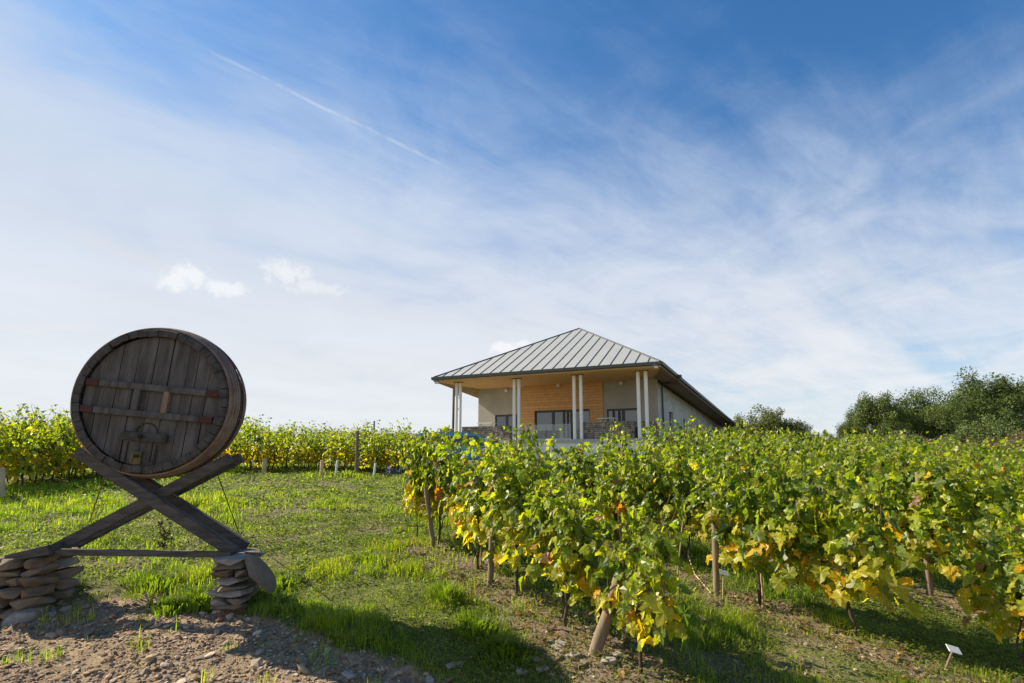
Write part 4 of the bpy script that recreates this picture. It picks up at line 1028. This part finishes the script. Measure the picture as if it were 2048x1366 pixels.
small = make_tree('small_tree', 4, 6, 6, 120, 150, .20, ((.12, .145, .045), (.14, .16, .055)), .18, .08); bush = make_tree('bush', 5, 3.6, 4.2, 60, 170, .13, LIGHT, .08, .02); scrub = make_tree('bush', 6, 2.6, 5, 60, 170, .12, BROWN, .06, .02)
tused = set()
def put_tree(pr, px, ytop, depth, rz, wsc, label, cat, group, Hn):
    o = pr if pr.name not in tused else copy_vine(pr); tused.add(pr.name)
    t_ = at_depth(px, ytop, depth); g_ = float(ter_base(t_.x, t_.y)); H_ = t_.z - g_
    o.location = (t_.x, t_.y, g_); o.rotation_euler = (0, 0, rz); o.scale = (H_ / Hn * wsc, H_ / Hn * wsc, H_ / Hn * 1.04); tag(o, label, cat, group)
TG_ = 'broad oak trees behind the vineyard on the right'
put_tree(ta, 1765, 782, 47, .3, .78, 'rounded dark green oak at the left end of the tall trees on the right', 'tree', TG_, 9)
put_tree(tb_, 1845, 775, 50, 1.3, .86, 'dark green oak between the left end oak and the tallest oak', 'tree', TG_, 9)
put_tree(tcx, 1955, 744, 46, 2.2, .92, 'tallest broad oak crown in the group on the right', 'tree', TG_, 9)
put_tree(ta, 2080, 748, 47, 4.0, .9, 'tall oak cut off by the right edge of the picture', 'tree', TG_, 9)
put_tree(tb_, 1710, 820, 50, 2.6, .8, 'low pale green oak sloping down at the left foot of the tree group', 'tree', TG_, 9)
put_tree(tcx, 1895, 800, 44, 5.0, .8, 'shaded oak in front of the middle of the tree group', 'tree', TG_, 9)
put_tree(bush, 1975, 828, 36, 1.0, .9, 'light green bush in front of the tallest oak', 'bush', 'bushes in front of the oaks', 3.6)
put_tree(bush, 1935, 858, 37, 2.7, 1.1, 'lower light green bush left of the taller bush', 'bush', 'bushes in front of the oaks', 3.6)
put_tree(scrub, 2030, 862, 34, 2.0, 1.2, 'brownish scrub bush near the right edge under the oaks', 'bush', 'bushes in front of the oaks', 2.6)
put_tree(scrub, 2085, 875, 30, .6, 1.5, 'dry brown bush cut by the right picture edge', 'bush', 'bushes in front of the oaks', 2.6)
put_tree(bush, 1790, 862, 43, 4.4, 1.5, 'dark bush filling the gap under the left end oak', 'bush', 'bushes in front of the oaks', 3.6)
put_tree(bush, 1715, 872, 44, 5.4, 1.4, 'low bush at the left foot of the tall trees', 'bush', 'bushes in front of the oaks', 3.6)
put_tree(scrub, 1870, 874, 40, 3.1, 1.6, 'dark low bush under the oaks at the vineyard edge', 'bush', 'bushes in front of the oaks', 2.6)
SGp = 'small trees behind the winery'
put_tree(small, 1540, 812, 62, .5, .95, 'small loose crowned tree just right of the winery eave', 'tree', SGp, 6)
put_tree(small, 1488, 826, 66, 2.3, .9, 'small dark tree half behind the end of the winery eave', 'tree', SGp, 6)
put_tree(small, 1605, 852, 60, 3.9, .9, 'lowest small tree further right of the winery', 'tree', SGp, 6)
put_tree(small, 1655, 866, 58, 5.1, .9, 'low dark tree in the gap before the tall oaks', 'tree', SGp, 6)

# ------------------------------------------------------------------ ground cover
def scatter(n_, x0, x1, y0, y1, g):
    x = g.uniform(x0, x1, n_); y = g.uniform(y0, y1, n_); px = CX + F * x / y
    k = (px > -60) & (px < 2110); return x[k], y[k]
def grass_layer(name, label, zones, seed, colsets, hmul=1.0, lushpow=1.0):
    g = np.random.default_rng(seed); VV = []; TT = []; CC = []; base = 0
    for (y0, y1, xa, xb, dens, w_, h_) in zones:
        n_ = int((xb - xa) * (y1 - y0) * dens); x, y = scatter(n_, xa, xb, y0, y1, g)
        gr = gravel(x, y); so_ = soilstrip(x, y); bp_ = barepatch(x, y); lu = lush(x, y)
        clump = np.clip((fbm(x * 5, y * 5, 3) - .42) * 6, .03, 1)
        pr = (1 - np.clip(gr * 1.6, 0, 1)) * (1 - .86 * so_) * (1 - .82 * bp_) * clump * (.55 + .45 * lu)
        pr = np.maximum(pr, .16 * (fbm(x * 4 + 5, y * 4, 3) > .69))
        k = g.random(len(x)) < pr; x, y, lu = x[k], y[k], lu[k]; n_ = len(x)
        cl2 = fbm(x * 2.4, y * 2.4, 3)
        z = height(x, y); hh = h_ * g.uniform(.35, 1.25, n_) * (.3 + 1.0 * lu) * (.3 + 1.4 * cl2) * hmul
        az = g.uniform(0, 2 * np.pi, n_); ln = g.uniform(.1, .85, n_); ww = w_ * g.uniform(.6, 1.3, n_)
        dx, dy = np.cos(az), np.sin(az); sx_, sy_ = -dy, dx
        b0 = np.stack([x, y, z - .005], 1); side = np.stack([sx_, sy_, np.zeros(n_)], 1) * ww[:, None] / 2
        md = b0 + np.stack([dx * ln * hh * .3, dy * ln * hh * .3, hh * .62], 1); tp = b0 + np.stack([dx * ln * hh, dy * ln * hh, hh * (1 - .35 * ln)], 1)
        V = np.stack([b0 - side, b0 + side, md + side * .8, md - side * .8, tp], 1).reshape(-1, 3)
        T = np.array([[0, 1, 2], [0, 2, 3], [3, 2, 4]])[None] + np.arange(n_)[:, None, None] * 5 + base; base += n_ * 5
        cs = np.array(colsets); c = cs[g.integers(0, len(cs), n_)] * g.uniform(.7, 1.25, (n_, 1)); tone = fbm(x * 1.3 + 70, y * 1.3, 3)
        c = c * np.stack([1.0 + (tone - .5) * .9, 1.0 + (tone - .5) * .4, np.ones(n_)], 1)
        dead = g.random(n_) < .10 + .12 * (1 - lu); c[dead] = np.array([.26, .21, .10]) * g.uniform(.6, 1.1, (dead.sum(), 1))
        VV.append(V); TT.append(T.reshape(-1, 3)); CC.append(np.repeat(c, 5, 0))
    V = np.concatenate(VV); print(name, len(V) // 5)
    return tag(link(name, npmesh(name, V, np.concatenate(TT), np.concatenate(CC)), M['grass']), label, 'grass', kind='stuff')
GC = ((.25, .34, .02), (.32, .40, .028), (.15, .22, .02), (.38, .40, .05))
grass_layer('grass', 'bright green short grass in uneven tufts over the slope', [(2.9, 5.6, -6, 6.5, 9000, .0045, .085), (5.6, 8.5, -9, 9, 5000, .0065, .095), (8.5, 13, -14, 14, 1700, .011, .11), (13, 24, -24, 24, 300, .025, .13)], 21, GC)
# broad leaved weeds
def weeds(name, label, zones, seed, cols, cond, cat='weeds', size=1., up=.0, tplt=LEAF_C):
    g = np.random.default_rng(seed); P_ = []; S_ = []; Cc = []
    for (y0, y1, xa, xb, dens, s_) in zones:
        x, y = scatter(int((xb - xa) * (y1 - y0) * dens), xa, xb, y0, y1, g); k = g.random(len(x)) < cond(x, y); x, y = x[k], y[k]
        P_.append(np.stack([x, y, height(x, y) + g.uniform(.004, .07 * size + up, len(x))], 1)); S_.append(s_ * g.uniform(.5, 1.4, len(x)) * size)
        cs = np.array(cols); Cc.append(cs[g.integers(0, len(cs), len(x))] * g.uniform(.7, 1.3, (len(x), 1)))
    P_ = np.concatenate(P_); S_ = np.concatenate(S_); Cc = np.concatenate(Cc); n_ = len(P_); print(name, n_)
    az = g.uniform(0, 2 * np.pi, n_); tip = np.stack([np.cos(az), np.sin(az), g.normal(.1, .35, n_)], 1); nrm = np.array([0, 0, 1.0]) + g.normal(0, .4, (n_, 3))
    V, T, C = leaves(P_, tip, nrm, S_, Cc, tplt, .5, .1, g)
    return tag(link(name, npmesh(name, V, T, C), M['grass']), label, cat, kind='stuff')
Zn = [(2.9, 6, -6, 6.5, 4400, .023), (6, 10, -11, 11, 2200, .036), (10, 22, -22, 22, 420, .07)]
weeds('weeds', 'low green broad leaved weeds and clover between the vine rows', Zn, 31, ((.13, .185, .025), (.19, .235, .035), (.06, .10, .018), (.24, .24, .07)),
      lambda x, y: (1 - np.clip(gravel(x, y) * 1.5, 0, 1)) * (1 - .6 * soilstrip(x, y)) * np.clip((fbm(x * 2 + 30, y * 2 + 11, 4) - .36) * 6, .12, 1) * np.where(x > .3, 1, .75))
weeds('leaf_litter', 'fallen brown and yellow vine leaves and straw on the soil', [(2.9, 6, -3, 6.5, 130, .045), (6, 12, -6, 12, 45, .06)], 33, ((.18, .11, .06), (.24, .16, .08), (.30, .18, .05), (.14, .09, .055), (.30, .24, .15)),
      lambda x, y: (1 - gravel(x, y)) * (.03 + .97 * soilstrip(x, y)), 'leaf litter', 1, 0, LEAF_B)
# straw twigs
g = np.random.default_rng(41); x, y = scatter(5200, -3, 6.5, 2.9, 9, g); k = g.random(len(x)) < (.12 + .88 * np.maximum(soilstrip(x, y), barepatch(x, y) * .4)) * (1 - .8 * gravel(x, y)); x, y = x[k], y[k]; n_ = len(x)
az = g.uniform(0, np.pi, n_); ln = g.uniform(.03, .16, n_); w_ = g.uniform(.0015, .004, n_); zc = height(x, y) + .008; dd = np.stack([np.cos(az), np.sin(az), g.normal(0, .12, n_)], 1) * ln[:, None]; sd = np.stack([-np.sin(az), np.cos(az), np.zeros(n_)], 1) * w_[:, None]
c0 = np.stack([x, y, zc], 1); up3 = np.array([0, 0, .003])
V = np.stack([c0 - dd - sd, c0 - dd + sd, c0 + dd + sd, c0 + dd - sd, c0 - dd + up3, c0 + dd + up3], 1).reshape(-1, 3); T = np.array([[0, 3, 5], [0, 5, 4], [1, 4, 5], [1, 5, 2], [0, 4, 1], [3, 2, 5]])[None] + np.arange(n_)[:, None, None] * 6
cc = np.array([[.30, .24, .15], [.22, .16, .10], [.38, .32, .22]])[g.integers(0, 3, n_)]
tag(link('straw', npmesh('straw', V, T.reshape(-1, 3), np.repeat(cc, 6, 0)), M['grass']), 'dry straw and pruned twigs scattered on the soil strips', 'straw', kind='stuff')
# gravel: real pebbles
def pebbles(name, label, zones, seed, cond, cols):
    g = np.random.default_rng(seed); bm = bmesh.new(); bmesh.ops.create_icosphere(bm, subdivisions=1, radius=1); bv = np.array([tuple(v_.co) for v_ in bm.verts]); bf = np.array([[v_.index for v_ in f.verts] for f in bm.faces]); bm.free()
    sub = None; Vs = []; Ts = []; Cs = []; base = 0
    for (y0, y1, xa, xb, dens, s0, s1, pw) in zones:
        x, y = scatter(int((xb - xa) * (y1 - y0) * dens), xa, xb, y0, y1, g); k = g.random(len(x)) < cond(x, y); x, y = x[k], y[k]; n_ = len(x)
        s = s0 + (s1 - s0) * g.random(n_) ** pw; sh = bv[None] * (1 + g.normal(0, .17, (n_, len(bv), 1))) * np.stack([np.ones(n_), g.uniform(.5, .95, n_), g.uniform(.25, .6, n_)], 1)[:, None]
        a = g.uniform(0, 6.28, n_); t_ = g.normal(0, .3, n_); ca_, sa_ = np.cos(a), np.sin(a)
        X_ = sh[..., 0] * ca_[:, None] - sh[..., 1] * sa_[:, None]; Y_ = sh[..., 0] * sa_[:, None] + sh[..., 1] * ca_[:, None]; Z_ = sh[..., 2] + sh[..., 0] * t_[:, None]
        P3 = np.stack([X_, Y_, Z_], 2) * s[:, None, None] + np.stack([x, y, height(x, y) + s * .18], 1)[:, None]
        Vs.append(P3.reshape(-1, 3)); Ts.append((bf[None] + np.arange(n_)[:, None, None] * len(bv) + base).reshape(-1, 3)); base += n_ * len(bv)
        cs = np.array(cols); Cs.append(np.repeat(cs[g.integers(0, len(cs), n_)] * g.uniform(.6, 1.25, (n_, 1)), len(bv), 0))
    V = np.concatenate(Vs); print(name, len(V) // 12); me = npmesh(name, V, np.concatenate(Ts), np.concatenate(Cs))
    return tag(link(name, me, M['pebble']), label, 'gravel', kind='stuff')
M['pebble'] = mat('pebbles', (.3, .3, .3), .9, .2); t = M['pebble'].node_tree; at = t.nodes.new('ShaderNodeAttribute'); at.attribute_name = 'tint'; t.links.new(at.outputs['Color'], t.nodes['Principled BSDF'].inputs['Base Color'])
PC = ((.30, .215, .135), (.37, .28, .18), (.20, .14, .09), (.27, .21, .15), (.44, .36, .26), (.26, .165, .095))
pebbles('gravel', 'pale brown crushed stone gravel of the track in the foreground', [(2.9, 5.4, -5.5, 1.2, 3000, .004, .022, 3.5), (2.9, 5.6, -5.5, 1.2, 90, .018, .055, 2.4)], 51, lambda x, y: np.clip(gravel(x, y) * 1.2, 0, 1) * (.5 + .5 * (fbm(x * 3, y * 3, 3) > .45)), PC)
pebbles('soil_stones', 'small stones strewn over the bare soil strips under the vines', [(2.9, 6.5, -3, 6.5, 420, .005, .028, 3), (6.5, 10, -8, 10, 90, .01, .035, 3)], 52, lambda x, y: (1 - gravel(x, y)) * (.04 + .8 * np.maximum(soilstrip(x, y), .5 * barepatch(x, y))), PC)
# small lilac flowers left of the stand
for i, (px, py) in enumerate(((165, 1012), (195, 1016), (138, 1052), (122, 1070))):
    p = G(px, py); o = empty('wild_flower', tuple(p)); tag(o, 'small pale lilac flower behind the left leg of the stand, ' + ('upper left one', 'upper right one', 'lower right one', 'lower left one')[i], 'flower', 'pale lilac flowers by the barrel stand')
    h_ = .13; mb = MB(); mb.tube([Vector((0, 0, 0)), Vector((.01, 0, h_))], .002, 4); mb.build('stem', M['stem'], o)
    mb = MB()
    for j in range(9):
        a = j * 2 * math.pi / 9; d = Vector((math.cos(a), math.sin(a) * .6, math.sin(a) * .5)); s_ = Vector((-d.y, d.x, 0)) * .22; c_ = Vector((.01, 0, h_))
        mb.add([c_, c_ + (d + s_) * .017, c_ + d * .03, c_ + (d - s_) * .017], [(0, 1, 2, 3)])
    mb.build('petals', M['flower'], o)
# tall grass tufts
def tuft(px, py, n_, h, spread, seed, label, colr=(.17, .23, .025)):
    g = np.random.default_rng(seed); p = G(px, py); a = g.uniform(0, 6.28, n_); r = np.abs(g.normal(0, .3, n_)) * spread * (1 + .35 * np.sin(a * 3 + seed)); r = np.minimum(r, spread * .5)
    x = r * np.cos(a); y = r * np.sin(a); z = height(x + p.x, y + p.y) - p.z; hh = h * g.uniform(.45, 1.1, n_); out = g.uniform(.15, .75, n_) * hh; w_ = .0055 * g.uniform(.7, 1.2, n_)
    dx, dy = np.cos(a), np.sin(a); sd = np.stack([-dy, dx, 0 * dx], 1) * w_[:, None]; b0 = np.stack([x, y, z], 1)
    m1 = b0 + np.stack([dx * out * .25, dy * out * .25, hh * .55], 1); m2 = b0 + np.stack([dx * out * .65, dy * out * .65, hh * .88], 1); tp = b0 + np.stack([dx * out * 1.1, dy * out * 1.1, hh * .92], 1)
    V = np.stack([b0 - sd, b0 + sd, m1 - sd, m1 + sd, m2 - sd * .6, m2 + sd * .6, tp], 1).reshape(-1, 3); T = np.array([[0, 1, 3], [0, 3, 2], [2, 3, 5], [2, 5, 4], [4, 5, 6]])[None] + np.arange(n_)[:, None, None] * 7
    c = np.array(colr) * g.uniform(.7, 1.3, (n_, 1)); o = link('grass_tuft', npmesh('grass_tuft', V, T.reshape(-1, 3), np.repeat(c, 7, 0)), M['grass'], loc=p); tag(o, label, 'grass tuft', 'taller grass tufts')
tuft(890, 1205, 620, .17, .34, 1, 'tallest tuft of grass at the edge of the shadow left of the first row')
tuft(955, 1262, 900, .11, .5, 2, 'dense tuft of green grass in the shadow below the tallest tuft')
tuft(1010, 1310, 800, .10, .5, 3, 'dark green tuft near the bottom, left of the flat stones')
tuft(300, 1176, 700, .12, .6, 11, 'long bright grass between the two stone piers')
tuft(395, 1205, 600, .15, .4, 4, 'bright tuft of grass left of the right hand stone pier')
tuft(340, 1212, 400, .11, .36, 5, 'bright low tuft at the gravel edge under the rail')
tuft(190, 1080, 420, .16, .34, 6, 'tuft of long grass in front of the left leg of the stand')
tuft(560, 1170, 500, .12, .4, 7, 'green tuft beside the leaning stone slab')
tuft(120, 1180, 500, .15, .4, 8, 'dark tuft beside the left hand stone pier', (.05, .11, .015))
tuft(60, 1204, 500, .13, .5, 12, 'dark tuft sprouting at the foot of the left hand stone pier', (.07, .12, .015))
tuft(455, 1196, 380, .09, .4, 13, 'short green tuft at the foot of the right hand stone pier')
tuft(480, 1098, 300, .13, .25, 9, 'light tuft behind the right foot of the stand')
tuft(740, 1120, 500, .10, .5, 10, 'sunlit tuft in the grass aisle right of the shadow')
# bring every group's empties up to date
bpy.context.view_layer.update()
